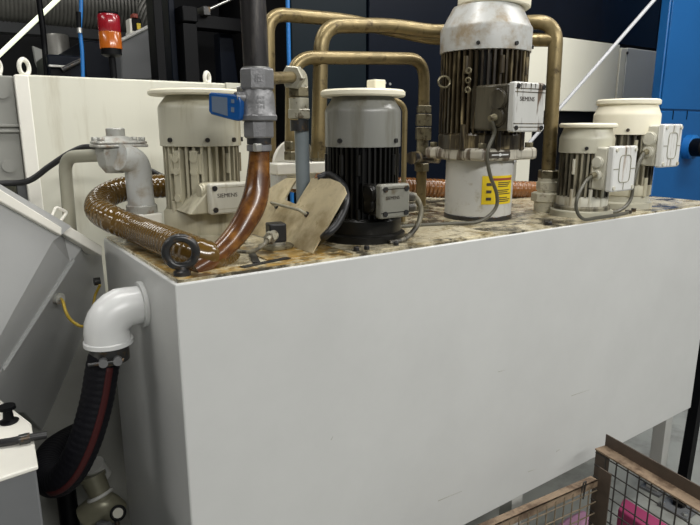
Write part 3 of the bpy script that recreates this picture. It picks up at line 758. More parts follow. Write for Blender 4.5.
CY = 0.60
c0 = onY(291, 150, CY); cz = lambda y: onY(291, y, CY).z
cr = onY(421, 190, CY)
c_top = [onY(300, 57, CY), onY(330, 54.5, CY), onY(400, 56.5, CY)]
ct = onY(424, 60, CY)
hpC = thing('hydraulic_pipe', (c0.x, CY, cz(162)), 'lowest yellowish bent pipe spanning above the dark pump', 'pipe', 'yellowish hydraulic pipes')
zt_ = onY(350, 56, CY).z
MB().tube(bend([(c0.x, CY, cz(158)), (c0.x + 0.012, CY, onY(300, 58, CY).z), (onY(425, 60, CY).x - 0.003, CY, onY(425, 62, CY).z + 0.012), (cr.x + 0.003, CY, onY(425, 110, CY).z)], 0.085, 12), 0.0222, 20).build('bent_pipe', 'brass', hpC)
rz_ = lambda y: onY(424, y, CY).z
nuts(hpC, cr.x + 0.004, CY, ((rz_(113), rz_(105.5), 0.030), (rz_(126), rz_(114), 0.033), (rz_(140), rz_(127), 0.033)))
nuts(hpC, c0.x, CY, ((cz(150), cz(141), 0.025), (cz(160), cz(151), 0.027)))
chk = MB().cyl((cr.x + 0.002, CY, rz_(155)), (cr.x + 0.002, CY, rz_(139)), 0.024, n=20).build('check_valve', 'fitting', hpC)
MB().cyl((cr.x - 0.075, CY, rz_(157)), (cr.x + 0.09, CY, rz_(160)), 0.016, n=16).build('cross_pipe', 'fin_rust', hpC)
MB().cyl((cr.x - 0.08, CY - 0.03, rz_(157)), (cr.x - 0.03, CY - 0.01, rz_(157)), 0.024, n=16).build('side_fitting', 'fin_rust', hpC)
nuts(hpC, cr.x, CY, ((rz_(171), rz_(163), 0.030),), 'fitting')
MB().cyl((cr.x, CY, H + 0.008), (cr.x, CY, rz_(165)), 0.021, n=20).build('stand_pipe', 'brass', hpC)
MB().cyl((cr.x, CY, H), (cr.x, CY, H + 0.01), 0.033, n=20).build('base_nut', 'fitting', hpC)

BY = 0.62
DX, DY = 1.56, 0.255
b0 = onY(318, 150, BY)
dzz = lambda y: onY(549, y, DY).z
dtop = onY(557, 26, DY)
hpB = thing('hydraulic_pipe', (DX, DY, H), 'tallest yellowish bent pipe passing behind the tallest pump to a vertical leg at its right', 'pipe', 'yellowish hydraulic pipes')
bz_ = onY(335, 28, BY).z
mid = onY(392, 25.5, 0.64); m2 = onY(440, 33, 0.60)
hump = onY(540, 21, 0.30)
MB().tube(bend([(b0.x, BY, onY(318, 158, BY).z), (b0.x + 0.02, BY, bz_ + 0.003), mid, (m2.x, 0.60, m2.z), (dtop.x - 0.05, 0.45, hump.z + 0.01), (dtop.x + 0.01, DY + 0.01, dtop.z + 0.02), (DX, DY, dzz(170))], 0.085, 12), 0.0262, 22).build('bent_pipe', 'brass', hpB)
nuts(hpB, DX, DY, ((dzz(179), dzz(170), 0.039),))
nuts(hpB, DX, DY, ((dzz(190), dzz(181), 0.042), (dzz(201), dzz(192), 0.058)), 'fitting_cream', 8)
MB().lathe([(0.046, H), (0.046, dzz(200))], (DX, DY, 0), n=28).build('pipe_base', 'fitting_cream', hpB)
MB().lathe([(0.037, dzz(192)), (0.037, dzz(178))], (DX, DY, 0), n=24).build('pipe_neck', 'fitting_cream', hpB)
nuts(hpB, b0.x, BY, ((onY(318, 150, BY).z, onY(318, 141, BY).z, 0.025), (onY(318, 161, BY).z, onY(318, 151, BY).z, 0.027)))
AY = 0.78
a0 = onY(266, 60, AY)
hpA = thing('hydraulic_pipe', (a0.x, AY, H), 'rear yellowish pipe bending down behind the dark riser pipe', 'pipe', 'yellowish hydraulic pipes')
atop = onY(280, 15, AY)
j = V((DX + 0.02, DY + 0.10, onY(540, 44, 0.36).z))
MB().tube(bend([(a0.x, AY, H + 0.01), (a0.x + 0.012, AY, atop.z), onY(345, 20, AY), onY(432, 39, 0.72), V((DX, DY, j.z))], 0.07, 12), 0.0242, 20).build('bent_pipe', 'brass', hpA)
nuts(hpA, a0.x, AY, ((H, H + 0.035, 0.034),))

# thin vertical pipe beside the dark pump's cowl
tpz = thing('vent_pipe', onZ(400, 215, H), 'thin brass vent pipe curving over the right side of the dark pump cowl', 'pipe')
pY = 0.27
pX = onY(404.2, 150, pY).x
vz = lambda y: onY(404, y, pY).z
MB().tube(bend([(pX, pY, H + 0.006), (pX, pY, vz(106)), (pX - 0.045, pY + 0.005, vz(99))], 0.05, 10), 0.0085, 14).build('pipe_run', 'brass', tpz)
MB().hexnut((pX, pY, H + 0.010), (0, 0, 1), 0.016, 0.018).build('base_nut', 'fitting', tpz)

# cream manifold beam with the two pipe ends screwed into it
mt_ = onY(310, 162, CY).z; mb_ = onY(310, 173, CY).z
x0, x1 = onY(273, 167, CY).x, onY(352, 167, CY).x
bm_ = thing('manifold_beam', ((x0 + x1) / 2, CY, H), 'cream beam under the pipe nuts between the valve tube and the dark pump', 'beam')
MB().bb((x0, CY - 0.03, mb_), (x1, CY + 0.05, mt_)).build('beam', 'white_edge', bm_, bevel=0.004)
MB().bb((x0 + 0.002, CY - 0.025, H), (x0 + 0.04, CY + 0.03, mb_)).build('post', 'pipe_paint', bm_, bevel=0.003)
MB().bb((x1 - 0.045, CY - 0.025, H), (x1 - 0.005, CY + 0.03, mb_)).build('post', 'pipe_paint', bm_, bevel=0.003)
dc = onY(292, 165, CY + 0.09)
MB().cyl((dc.x, CY + 0.055, mt_ - 0.01), (dc.x, CY + 0.075, mt_ - 0.01), 0.088, n=40).build('round_flange', 'white_edge', bm_)

# ------------------------------------------------------------------ cream machine cabinet behind the left end
KY = 1.12
k0 = onY(15, 74, KY); k1 = onY(238, 85, KY)
ktop = k0.z
kx1 = onY(262, 120, KY).x
cab_ = thing('machine_cabinet', ((k0.x + kx1) / 2, KY + 0.4, FZ), 'large cream sheet metal cabinet behind the left pump with eye rings on its top', 'cabinet')
MB().bb((k0.x, KY, FZ), (kx1, KY + 0.9, ktop)).build('cabinet_body', 'cream', cab_, bevel=0.006)
MB().bb((k0.x - 0.004, KY - 0.002, FZ), (k0.x + 0.040, KY + 0.03, ktop - 0.002)).build('corner_trim', 'white_edge', cab_, bevel=0.004)
zp = onY(8, 184, KY + 0.03).z
lx = k0.x - 0.9
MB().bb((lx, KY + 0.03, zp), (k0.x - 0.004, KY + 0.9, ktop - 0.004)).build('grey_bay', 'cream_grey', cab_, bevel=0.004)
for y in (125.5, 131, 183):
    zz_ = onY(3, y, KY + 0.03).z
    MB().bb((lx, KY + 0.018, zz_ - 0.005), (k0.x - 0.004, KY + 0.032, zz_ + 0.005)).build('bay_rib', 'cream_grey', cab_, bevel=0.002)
for px, py in ((9, 166), (2, 92)):
    q = onY(px, py, KY + 0.03)
    MB().cyl(q, q - V((0, 0.006, 0)), 0.022, n=24).build('bay_plug', 'cream_grey', cab_)
q = onY(23, 195, KY + 0.05)
MB().bb((q.x - 0.016, KY + 0.04, FZ), (q.x + 0.016, KY + 0.08, zp)).build('bay_leg', 'grey', cab_)
MB().bb((lx, KY + 0.5, FZ), (k0.x, KY + 0.88, zp)).build('bay_back', 'cream', cab_)
MB().bb((onY(225, 86, KY).x, KY - 0.012, onY(230, 89, KY).z), (kx1, KY, ktop + 0.002)).build('top_bracket', 'cream', cab_, bevel=0.002)
for px, py, R_ in ((24, 67, 0.026), (207, 77, 0.021), (-3, 76, 0.024)):
    p = onY(px, py, KY + 0.07)
    e = MB().torus((p.x, KY + 0.07, ktop + R_ * 1.1), (0.55, -0.83, 0), R_, 0.0085, 30, 10, 0.75).build('lifting_eye', 'white_edge', cab_)
    MB().cyl((p.x, KY + 0.07, ktop - 0.002), (p.x, KY + 0.07, ktop + 0.01), 0.016, n=18).build('eye_foot', 'white_edge', e)
sl = onY(115, 131, KY)

# signal beacon behind its top edge
SY = KY + 0.45
s_ = lambda y: onY(112, y, SY).z
sx = onY(113, 70, SY).x
sb = thing('signal_beacon', (sx, SY, ktop), 'red and amber signal beacon on a black stalk on the cream cabinet', 'signal light')
MB().cyl((sx, SY, ktop), (sx, SY, s_(56)), 0.014, n=18).build('stalk', 'black_m', sb)
MB().cyl((sx, SY, ktop), (sx, SY, ktop + 0.012), 0.03, n=24).build('stalk_base', 'black_m', sb)
rB = 9.3 * (onY(113, 40, SY) - CAM).length / FPX
MB().lathe([(rB * 0.6, s_(57)), (rB * 0.92, s_(55)), (rB * 0.92, s_(49))], (sx, SY, 0), n=32).build('socket', 'black_m', sb)
MB().lathe([(rB, s_(49)), (rB, s_(33)), (rB * 0.97, s_(32.5))], (sx, SY, 0), n=36).build('amber_lens', 'amber_lens', sb)
MB().lathe([(rB * 0.97, s_(32.5)), (rB, s_(32)), (rB, s_(17)), (rB * 0.9, s_(15))], (sx, SY, 0), n=36).build('red_lens', 'red_lens', sb)
MB().lathe([(rB * 0.86, s_(16)), (rB * 0.86, s_(13)), (rB * 0.6, s_(12))], (sx, SY, 0), n=32).build('lens_cap', 'black_m', sb)

# ------------------------------------------------------------------ machine tool behind the pumps
MY = 1.6
mt = thing('machine_tool', (3.0, MY + 0.9, FZ), 'large dark navy machine tool with cream lower panels behind the pumps', 'machine')
mx0 = onY(292, 60, MY).x
MB().bb((mx0, MY + 0.02, FZ), (6.2, MY + 1.9, 3.6)).build('machine_body', 'dark', mt)
seam = onY(367, 90, MY).x
MB().bb((mx0, MY, 1.0), (seam - 0.004, MY + 0.03, 3.4)).build('slate_panel', 'teal', mt, bevel=0.006)
xr = onY(531, 90, MY).x
MB().bb((seam + 0.004, MY - 0.01, 1.0), (xr - 0.14, MY + 0.03, 3.4)).build('navy_panel', 'navy', mt, bevel=0.006)
for px, py in ((385, 83), (390, 84)):
    p = onY(px, py, MY - 0.012)
    MB().cyl(p + V((0, 0.004, 0)), p - V((0, 0.003, 0)), 0.008, n=12).build('panel_screw', 'steel', mt)
ztop = onY(600, 42.5, MY).z; zbot = onY(600, 112, MY).z
s1, s2 = onY(615, 80, MY).x, onY(622, 80, MY).x
MB().bb((xr - 0.13, MY - 0.015, zbot), (s1, MY + 0.03, ztop)).build('cream_panel', 'panel', mt, bevel=0.005)
MB().bb((s1 + 0.012, MY - 0.020, zbot), (s2 - 0.008, MY + 0.03, ztop - 0.02)).build('panel_strip', 'panel', mt, bevel=0.004)
MB().bb((s2, MY - 0.022, zbot), (5.6, MY + 0.03, ztop - 0.015)).build('grey_panel', 'panel_grey', mt, bevel=0.005)
p = onY(627, 53, MY - 0.022)
MB().cyl(p, p - V((0, 0.006, 0)), 0.012, n=12).build('panel_screw', 'ring', mt)
MB().bb((xr - 0.13, MY + 0.005, ztop + 0.012), (6.0, MY + 0.03, 3.4)).build('door_window', 'window', mt)
zl = onY(516, 160, MY - 0.1)
MB().bb((onY(510, 165, MY).x, MY - 0.06, FZ), (onY(523, 165, MY).x, MY + 0.02, zbot)).build('cream_pillar', 'panel', mt, bevel=0.004)

bl = onY(288.5, 40, MY - 0.06)
tag(MB().cyl((bl.x, MY - 0.06, 0.0), (bl.x, MY - 0.06, 3.5), 0.0105, n=14).build('air_line', 'blue_line'), 'thin blue vertical air line behind the elbow fitting', 'pipe')

# dark column frame left of it
FY = 1.95
fr = thing('black_machine_frame', (onY(220, 60, FY).x, FY + 0.4, FZ), 'black and navy machine frame with columns above the cream cabinet', 'machine')
fx = lambda px, Y=FY: onY(px, 60, Y).x
MB().bb((onY(172, 60, FY + 0.5).x, FY + 0.5, FZ), (min(fx(290), mx0 - 0.03), FY + 0.9, 3.6)).build('frame_body', 'dark', fr)
MB().bb((fx(157), FY, FZ), (fx(166), FY + 0.12, 3.5)).build('column', 'black_m', fr, bevel=0.004)
MB().bb((fx(175), FY + 0.05, FZ), (fx(181), FY + 0.16, 3.5)).build('column', 'navy', fr, bevel=0.004)
zc_ = onY(190, 7, FY).z; zc2 = onY(190, 23, FY).z
MB().bb((fx(183), FY - 0.03, FZ), (fx(197), FY + 0.10, zc2 - 0.006)).build('column', 'black_m', fr, bevel=0.004)
MB().bb((fx(182.5), FY - 0.04, zc2), (fx(197.5), FY + 0.11, zc_)).build('column_head', 'black_m', fr, bevel=0.006)
MB().prism([onY(219, 32, FY + .1), onY(232, 32, FY + .1), onY(240, 95, FY + .1), onY(222, 95, FY + .1)], (0, 0.08, 0)).build('navy_strut', 'navy', fr, bevel=0.004)
a, b = onY(205, 11, FY - 0.02), onY(236, -3, FY - 0.02)
MB().cyl(a, b, 0.007, n=12).build('rod', 'steel', fr)
MB().bb((a.x - 0.02, FY - 0.05, a.z - 0.025), (a.x + 0.02, FY + 0.1, a.z + 0.02)).build('rod_bracket', 'ring', fr, bevel=0.004)
MB().bb((fx(197), FY + 0.0, onY(200, 28, FY).z), (fx(245), FY + 0.10, onY(200, 14, FY).z)).build('cross_beam', 'black_m', fr, bevel=0.005)

# ------------------------------------------------------------------ hall background, upper left
NY = 2.6
nv = thing('navy_cabinet', (onY(110, 60, NY).x, NY + 0.4, FZ), 'low navy cabinet behind the signal beacon', 'cabinet')
MB().bb((onY(84, 60, NY).x, NY, FZ), (onY(150, 60, NY).x, NY + 0.8, onY(110, 42, NY).z)).build('cabinet_body', 'navy', nv, bevel=0.01)
nv2 = thing('navy_cabinet', (onY(66, 60, NY).x, NY - 0.2, FZ), 'navy box with a pale handle, left of the blue cable', 'cabinet')
MB().bb((onY(48, 66, NY - .4).x, NY - 0.4, FZ), (onY(83, 66, NY - .4).x, NY - 0.01, onY(66, 55, NY - .4).z)).build('cabinet_body', 'navy', nv2, bevel=0.01)
hh = onY(59, 66.5, NY - .41)
MB().bb((hh.x - 0.05, hh.y - 0.02, hh.z - 0.006), (hh.x + 0.05, hh.y, hh.z + 0.006)).build('handle', 'steel', nv2, bevel=0.003)
MB().bb((hh.x - 0.04, hh.y - 0.005, hh.z - 0.09), (hh.x + 0.05, hh.y + 0.02, hh.z - 0.02)).build('handle_recess', 'black_m', nv2)
MB().cyl(onY(62, 70, NY - .43), onY(82, 60, NY - .43), 0.012, n=10).build('arm', 'ring', nv2)
GY = 2.45
gp = thing('grey_machine_hood', (onY(140, 50, GY).x, GY + 0.03, FZ), 'grey sloping machine hood right of the beacon', 'hood')
hp_ = [onY(x, y, GY) for x, y in ((121, 41), (148, 27), (156, 28), (158, 80), (121, 80))]
MB().prism(hp_, (0, 0.35, 0)).build('hood_shell', 'grey', gp, bevel=0.01)
a, b = onY(120.5, 40.6, GY - 0.01), onY(150, 26, GY - 0.01)
MB().cyl(a, b, 0.010, n=10).build('hood_edge', 'pale', gp)
MB().cyl(onY(154, 22, GY), onY(157, 80, GY), 0.012, n=10).build('hood_post', 'pipe_grey', gp)
wl = thing('small_device', onY(136, 32, GY + 0.1), 'small black, white and yellow device on the grey hood', 'device')
pO = onY(136.5, 34.5, GY + 0.02)
u_ = (onY(137.5, 34.5, GY + .02) - pO).length
MB().bb((pO.x - 6 * u_, pO.y, pO.z - 0.1 * u_), (pO.x + 4 * u_, pO.y + 0.10, pO.z + 3.2 * u_)).build('base', 'white_edge', wl, bevel=0.003)
MB().bb((pO.x - 3 * u_, pO.y + 0.01, pO.z + 3.2 * u_), (pO.x + 6 * u_, pO.y + 0.09, pO.z + 16 * u_)).build('housing', 'black_m', wl, bevel=0.004)
MB().bb((pO.x - 5.5 * u_, pO.y + 0.01, pO.z + 3.2 * u_), (pO.x - 3.2 * u_, pO.y + 0.09, pO.z + 15 * u_)).build('side_cheek', 'white_edge', wl, bevel=0.002)
MB().bb((pO.x + 1.2 * u_, pO.y, pO.z + 5 * u_), (pO.x + 5 * u_, pO.y + 0.012, pO.z + 11 * u_)).build('yellow_sticker', 'yellow', wl)
MB().bb((pO.x - 2 * u_, pO.y, pO.z + 15.8 * u_), (pO.x + 3 * u_, pO.y + 0.06, pO.z + 20 * u_)).build('red_cap', 'redink', wl, bevel=0.004)

DYY = 4.6
d0, d1 = onY(60, 2, DYY), onY(138, 8, DYY)
dpts = resample([d0 + V((-1.5, 0, 0.02)), d1, d1 + V((0.55, -0.3, -0.35)), d1 + V((0.8, -0.5, -1.2))], 0.03)
tag(MB().tube(bend(dpts, 0.3, 2), [0.21 + 0.008 * (i % 3 == 0) for i in range(len(bend(dpts, 0.3, 2)))], 24).build('ventilation_duct', 'duct', sharp=20), 'round ribbed ventilation duct under the dark ceiling', 'duct')
pm = onY(60, 45, 4.0)
tk = thing('grey_tank', (pm.x, 4.0, FZ), 'dull grey cylindrical hood in the background left of the blue cable', 'hood')
r_ = (onY(69, 45, 4.0).x - onY(46, 45, 4.0).x) / 2
MB().lathe([(r_, onY(60, 66, 4.0).z), (r_, onY(60, 37, 4.0).z), (r_ * 0.9, onY(60, 35, 4.0).z)], (onY(58, 45, 4).x, 4.0, 0), n=32).build('hood_body', 'duct', tk)
MB().lathe([(r_ * .5, FZ), (r_ * .5, onY(60, 66, 4.0).z)], (onY(58, 45, 4).x, 4.0, 0), n=24).build('stand', 'grey', tk)
ww = [onY(x, y, 3.6) for x, y in ((33, 46), (43, 50), (46, 78), (42, 78), (36, 62))]
ww = ww[:3] + [V((ww[2].x, 3.6, FZ)), V((ww[3].x, 3.6, FZ))] + ww[3:]
tag(MB().prism(ww, (0, 0.06, 0)).build('pale_bracket', 'pale'), 'pale tapering bracket just above the top edge of the cream cabinet', 'bracket')
bm2 = MB().bb((-7, 5.2, onY(20, 33, 5.2).z), (onY(150, 33, 5.2).x, 5.4, onY(20, 22, 5.2).z)).build('roof_beam', 'grey')
tag(bm2, 'grey horizontal beam across the dark hall behind the light tube', 'beam')
a, b = onY(0, 54, 3.0), onY(60, -3, 3.0)
dv = b - a
lt = thing('fluorescent_light', tuple(a.lerp(b, 0.5)), 'long glowing fluorescent light tube at the top left', 'light')
MB().cyl(a - dv * 0.8, b + dv * 0.9, 0.0135, n=16).build('tube', 'tube', lt)
kk = smooth([onY(38, -12, 2.3), onY(40, 8, 2.3), onY(43, 30, 2.3), onY(45, 52, 2.3), onY(47, 76, 2.25)], 6)
tag(MB().tube(kk, 0.014, 12).build('black_cable', 'black_m'), 'black hanging cable crossing in front of the glowing light tube', 'cable')
QY = 2.0
bc_ = thing('blue_cable', onY(82, 78, QY), 'bright blue air hose hanging with a small inline coupling, left of the beacon', 'hose')
MB().tube(smooth([onY(81, -8, QY), onY(81, 10, QY), onY(80, 30, QY), onY(82, 50, QY), onY(83, 78, QY)], 6), 0.009, 12).build('hose_run', 'blue_line', bc_)
MB().cyl(onY(78.5, 12, QY - .01), onY(79, 31, QY - .01), 0.011, n=14).build('coupling', 'black_m', bc_)
MB().cyl(onY(79.3, 28, QY - .015), onY(79.6, 33, QY - .015), 0.013, n=14).build('coupling_end', 'steel', bc_)

# white conduit running diagonally behind the right pumps
w0, w1 = onY(661, -8, 0.80), onY(524, 149, 1.15)
tag(MB().cyl(w0 + (w0 - w1) * 0.3, w1 + (w1 - w0) * 0.15, 0.0105, n=16).build('conduit', 'conduit'), 'thin white conduit running diagonally down behind the right pumps', 'pipe')

# ------------------------------------------------------------------ blue machine, right
ZY = 0.95
bx = onY(664, 60, ZY).x
bdep = onX(655, 60, bx).y - ZY
bmx = thing('blue_machine', (bx + 1.0, ZY + 0.5, FZ), 'bright blue machine housing at the right edge', 'machine')
MB().bb((bx, ZY, FZ), (bx + 2.4, ZY + bdep, 3.4)).build('housing_front', 'blue', bmx, bevel=0.006)
MB().bb((bx + 1.15, ZY + bdep, FZ), (bx + 2.4, ZY + 0.60, 3.4)).build('housing', 'blue', bmx, bevel=0.006)
zs = onY(680, 110.5, ZY).z
dx0 = bx + 0.012
MB().bb((dx0, ZY - 0.012, zs + 0.006), (bx + 2.38, ZY, 3.38)).build('upper_door', 'blue', bmx, bevel=0.004)
MB().bb((bx + 0.02, ZY - 0.008, 0.1), (bx + 2.38, ZY, zs - 0.006)).build('lower_panel', 'blue', bmx, bevel=0.004)
for px in (673, 687):
    q = onY(px, 115, ZY - 0.009)
    MB().bb((q.x - 0.004, ZY - 0.011, q.z - 0.03), (q.x + 0.004, ZY - 0.007, q.z + 0.03)).build('panel_notch', 'navy', bmx)
q = onY(687, 147, ZY - 0.01)
bs = MB().lathe([(0.085, 0), (0.085, 0.05), (0.07, 0.06)], q, (0, -1, 0), n=32).build('connector_boss', 'blue_line', bmx)
MB().lathe([(0.062, 0.05), (0.062, 0.16), (0.05, 0.17)], q, (-0.35, -1, 0), n=28).build('connector_plug', 'black_m', bs)

# ------------------------------------------------------------------ chip chute at the left
P1 = V((-0.012, 0.64, 1.125))
u = V((0.25, 0.15, 0)).normalized()
cn = V((u.y, -u.x, 0)).normalized()                # faces the viewer's side
cp = lambda x, y, o=0.0: onP(x, y, P1 + cn * o, cn)
ch = thing('chip_chute', (P1.x - 0.35, P1.y + 0.1, FZ), 'light grey sloping chip chute with white top flange at the left edge', 'chute')
sdir = (cp(72, 260) - cp(2, 369)).normalized()
cn2 = Matrix.Rotation(math.radians(-32), 3, sdir) @ cn
if cn2.z > cn.z: cn2 = Matrix.Rotation(math.radians(32), 3, sdir) @ cn
cq = lambda x, y: onP(x, y, cp(72, 260), cn2)
MB().prism([cq(72, 260), cq(84, 241.5), cq(102, 253), cq(117, 400), cq(112, 424), cq(72, 448), cq(57, 447), cq(24, 413), cq(-27, 413), cq(2, 369)], -cn * 0.22).build('lower_section', 'chute', ch, bevel=0.004)
MB().prism([cp(58, 226), cp(86, 242.5), cp(72, 262), cp(66, 262)], -cn * 0.2).build('gusset', 'chute', ch)
# raised upper section with a slanting bend
A_ = [cp(-90, 140), cp(57, 225), cp(38, 240), cp(0, 306), cp(-90, 470)]
B_ = [cp(-90, 140), cp(62, 228), cp(70, 262), cp(2, 368), cp(-90, 520)]
fr_ = [p + cn * 0.055 for p in A_]
mb = MB(); n5 = 5
mb.add(B_ + fr_, [(5, 6, 7, 8, 9), (0, 1, 6, 5), (1, 2, 7, 6), (2, 3, 8, 7), (3, 4, 9, 8), (4, 0, 5, 9), (4, 3, 2, 1, 0)])
mb.build('raised_section', 'chute', ch, sharp=12)
ab = [cp(71.5, 258.5, 0.0), cp(73, 260.5, 0.0), cp(2.4, 370, 0.0), cp(1, 368, 0.0)]
MB().prism(ab, cn * 0.008).build('section_seam', 'chute', ch)
fl1 = [cp(-90, 131, 0.07), cp(0, 188, 0.07), cp(102, 249, 0.004), cp(102, 256, 0.004), cp(58, 233, 0.07), cp(0, 201, 0.07), cp(-90, 150, 0.07)]
MB().prism([cp(-90, 133, .07), cp(62, 227.5, .07), cp(62, 236, .07), cp(-90, 151, .07)], -cn * 0.14).build('upper_flange', 'white_edge', ch, bevel=0.003)
MB().prism([cp(25, 199, .03), cp(102, 246, .03), cp(102, 256, .03), cp(25, 212, .03)], -cn * 0.16).build('lower_flange', 'white_edge', ch, bevel=0.003)
g0, g1, g2, g3 = cp(52, 216, -.01), cp(56, 207, -.01), cp(67, 212, -.01), cp(60, 222, -.01)
MB().tube(bend([g0, g1, g2, g3], 0.008, 5), 0.0042, 10).build('wire_loop', 'white_edge', ch)
MB().cyl(cq(76, 432) - cn * 0.02, cq(66, 441) + cn * 0.02, 0.030, n=24).build('outlet_stub', 'pipe_cream', ch)
# earth stud and wire
e = cq(56, 298)
st = MB().cyl(e, e + cn * 0.018, 0.016, n=20).cyl(e + cn * 0.018, e + cn * 0.024, 0.009, n=6).build('earth_stud', 'cast_pale', ch)
e2 = V((0.0, 0.42, 0)); e2 = onX(100, 281, 0.0)
tag(MB().tube(smooth([e + cn * 0.02, cp(63, 302, 0.05), cp(66, 312, 0.07), cp(72, 321, 0.08), cp(84, 326, 0.10), onX(92, 312, -0.05), onX(95, 296, -0.03), onX(100, 285, -0.015)], 8), 0.0042, 10).build('earth_wire', 'wire'), 'yellow-green earth wire between the chute stud and the tank side', 'wire')
es = MB().cyl(e2, e2 - V((0.018, 0, 0)), 0.013, n=18).build('earth_terminal', 'ring', tank)

# ------------------------------------------------------------------ white elbow and black hose on the tank's left face
EC = onX(144, 304, 0.0)
ep = thing('elbow_pipe', (EC.x - 0.08, EC.y, EC.z - 0.12), 'white mitred elbow outlet on the left side of the tank with black hose below', 'pipe')
MB().cyl((0.0, EC.y, EC.z), (-0.012, EC.y, EC.z), 0.058, n=36).build('outlet_collar', 'tank', ep, bevel=0.002)
bx_ = V((-0.088, EC.y, EC.z))
lowp = V((bx_.x - 0.004, EC.y, onX(107, 338, -0.09).z))
MB().tube([(-0.008, EC.y, EC.z), (-0.040, EC.y, EC.z)] + [V((-0.040 - 0.058 * math.sin(PI / 2 * k / 6) * 0.95, EC.y, EC.z - 0.055 * (1 - math.cos(PI / 2 * k / 6)))) for k in range(1, 7)] + [lowp], [0.047, 0.049] + [0.052] * 6 + [0.054], 30).build('elbow', 'white', ep, sharp=25)
MB().lathe([(0.054, lowp.z - 0.008), (0.058, lowp.z - 0.006), (0.058, lowp.z + 0.004), (0.054, lowp.z + 0.006)], (lowp.x, EC.y, 0), n=32).build('elbow_lip', 'white', ep)
cl_ = MB().lathe([(0.041, lowp.z - 0.05), (0.046, lowp.z - 0.048), (0.047, lowp.z - 0.010), (0.042, lowp.z - 0.006)], (lowp.x, EC.y, 0), n=32).build('hose_clamp', 'ring', ep)
fwd = V((CAM.x - lowp.x, CAM.y - EC.y, 0)).normalized(); sd = V((-fwd.y, fwd.x, 0))
for s in (-1, 1):
    q = V((lowp.x, EC.y, lowp.z - 0.034)) + fwd * 0.046 + sd * 0.016 * s
    MB().cyl(q, q + fwd * 0.016, 0.0105, n=14).build('clamp_lug', 'cast', cl_)
q = V((lowp.x, EC.y, lowp.z - 0.034)) + fwd * 0.055
MB().cyl(q - sd * 0.05, q + sd * 0.03, 0.0045, n=10).build('clamp_bolt', 'ring', cl_)
dl = (V((lowp.x, EC.y, lowp.z)) - CAM).dot(fw) * math.cos(PITCH) - (lowp.z - CAM.z) * math.sin(PITCH)
hp2 = [V((lowp.x, EC.y, lowp.z - 0.012)), onD(103, 365, dl), onD(97, 400, dl - 0.005), onD(87, 436, dl - .01), onD(74, 465, dl), onD(61, 480, dl + .03), onD(50, 480, dl + .09), onD(46, 466, dl + .17), onD(53, 452, dl + .25), onD(64, 443, dl + .33), onD(76, 436, dl + .42)]
bh = thing('drain_hose', tuple(hp2[4]), 'thick black hose with a dark red stripe hanging from the white elbow', 'hose')
hpp = resample(smooth(hp2, 14), 0.004)
MB().tube(hpp, [0.0390 + 0.0006 * math.sin(i * 1.6) for i in range(len(hpp))], 26).build('hose_wall', 'hose_black', bh, sharp=60)
sp = []
hs = resample(smooth(hp2, 14), 0.012)
hs = hs[4:int(len(hs) * 0.50)]
vs = []; fs = []
for i, p in enumerate(hs):
    t = (hs[min(i + 1, len(hs) - 1)] - hs[max(i - 1, 0)]).normalized()
    tc = (CAM - p).normalized(); tc = (tc - t * tc.dot(t)).normalized(); sd_ = t.cross(tc)
    if sd_.dot(rt) < 0: sd_ = -sd_
    for k in range(5):
        w = math.radians(14 + 6 * k)
        vs.append(p + (tc * math.cos(w) + sd_ * math.sin(w)) * 0.0402)
for i in range(len(hs) - 1):
    for k in range(4): fs.append((i * 5 + k, i * 5 + k + 1, (i + 1) * 5 + k + 1, (i + 1) * 5 + k))
st_ = MB().add(vs, fs).build('red_stripe', 'hose_red', bh)
sm = st_.modifiers.new('thickness', 'SOLIDIFY'); sm.thickness = 0.003; sm.offset = -1

# ------------------------------------------------------------------ lower left corner
WZ = 0.78
wa, wb = onZ(30, 428, WZ), onZ(36, 469, WZ)
wbx = thing('white_cabinet', ((wa.x + wb.x) / 2 - 0.3, wb.y + 0.1, FZ), 'low white topped cabinet in the lower left corner with a black knob', 'cabinet')
pa = wa + (onZ(0, 404, WZ) - wa).normalized() * 0.7
pb = wb + (onZ(0, 481, WZ) - wb).normalized() * 0.9
MB().prism([wb, wa, pa, pb], (0, 0, FZ - WZ)).build('cabinet_body', 'grey', wbx, bevel=0.004)
MB().prism([wb + V((0.004, -0.006, 0)), wa + V((0.004, 0.004, 0)), pa, pb], (0, 0, 0.01)).build('top_plate', 'white_edge', wbx, bevel=0.003)
kn = onZ(9, 422, WZ + 0.01)
MB().lathe([(0.020, 0), (0.022, 0.003), (0.012, 0.009), (0.010, 0.03), (0.019, 0.034), (0.018, 0.042)], kn, n=24).build('knob', 'black_m', wbx)
wd = onD(-8, 402, 1.45)
kb2 = thing('plug_cable', tuple(onZ(20, 440, WZ + 0.02)), 'black cable with a grey plug lying over the white cabinet', 'cable')
kpts = [onZ(-60, 449, WZ + 0.02), onZ(0, 443, WZ + 0.02), onZ(22, 439, WZ + 0.022), onZ(33, 437, WZ + 0.022), onZ(47, 435, WZ + 0.02)]
MB().tube(smooth(kpts, 6), 0.0085, 12).build('cable_run', 'black', kb2)
MB().cyl(onZ(19, 440, WZ + .022), onZ(30, 437.6, WZ + .022), 0.0115, n=14).build('plug', 'ring', kb2)

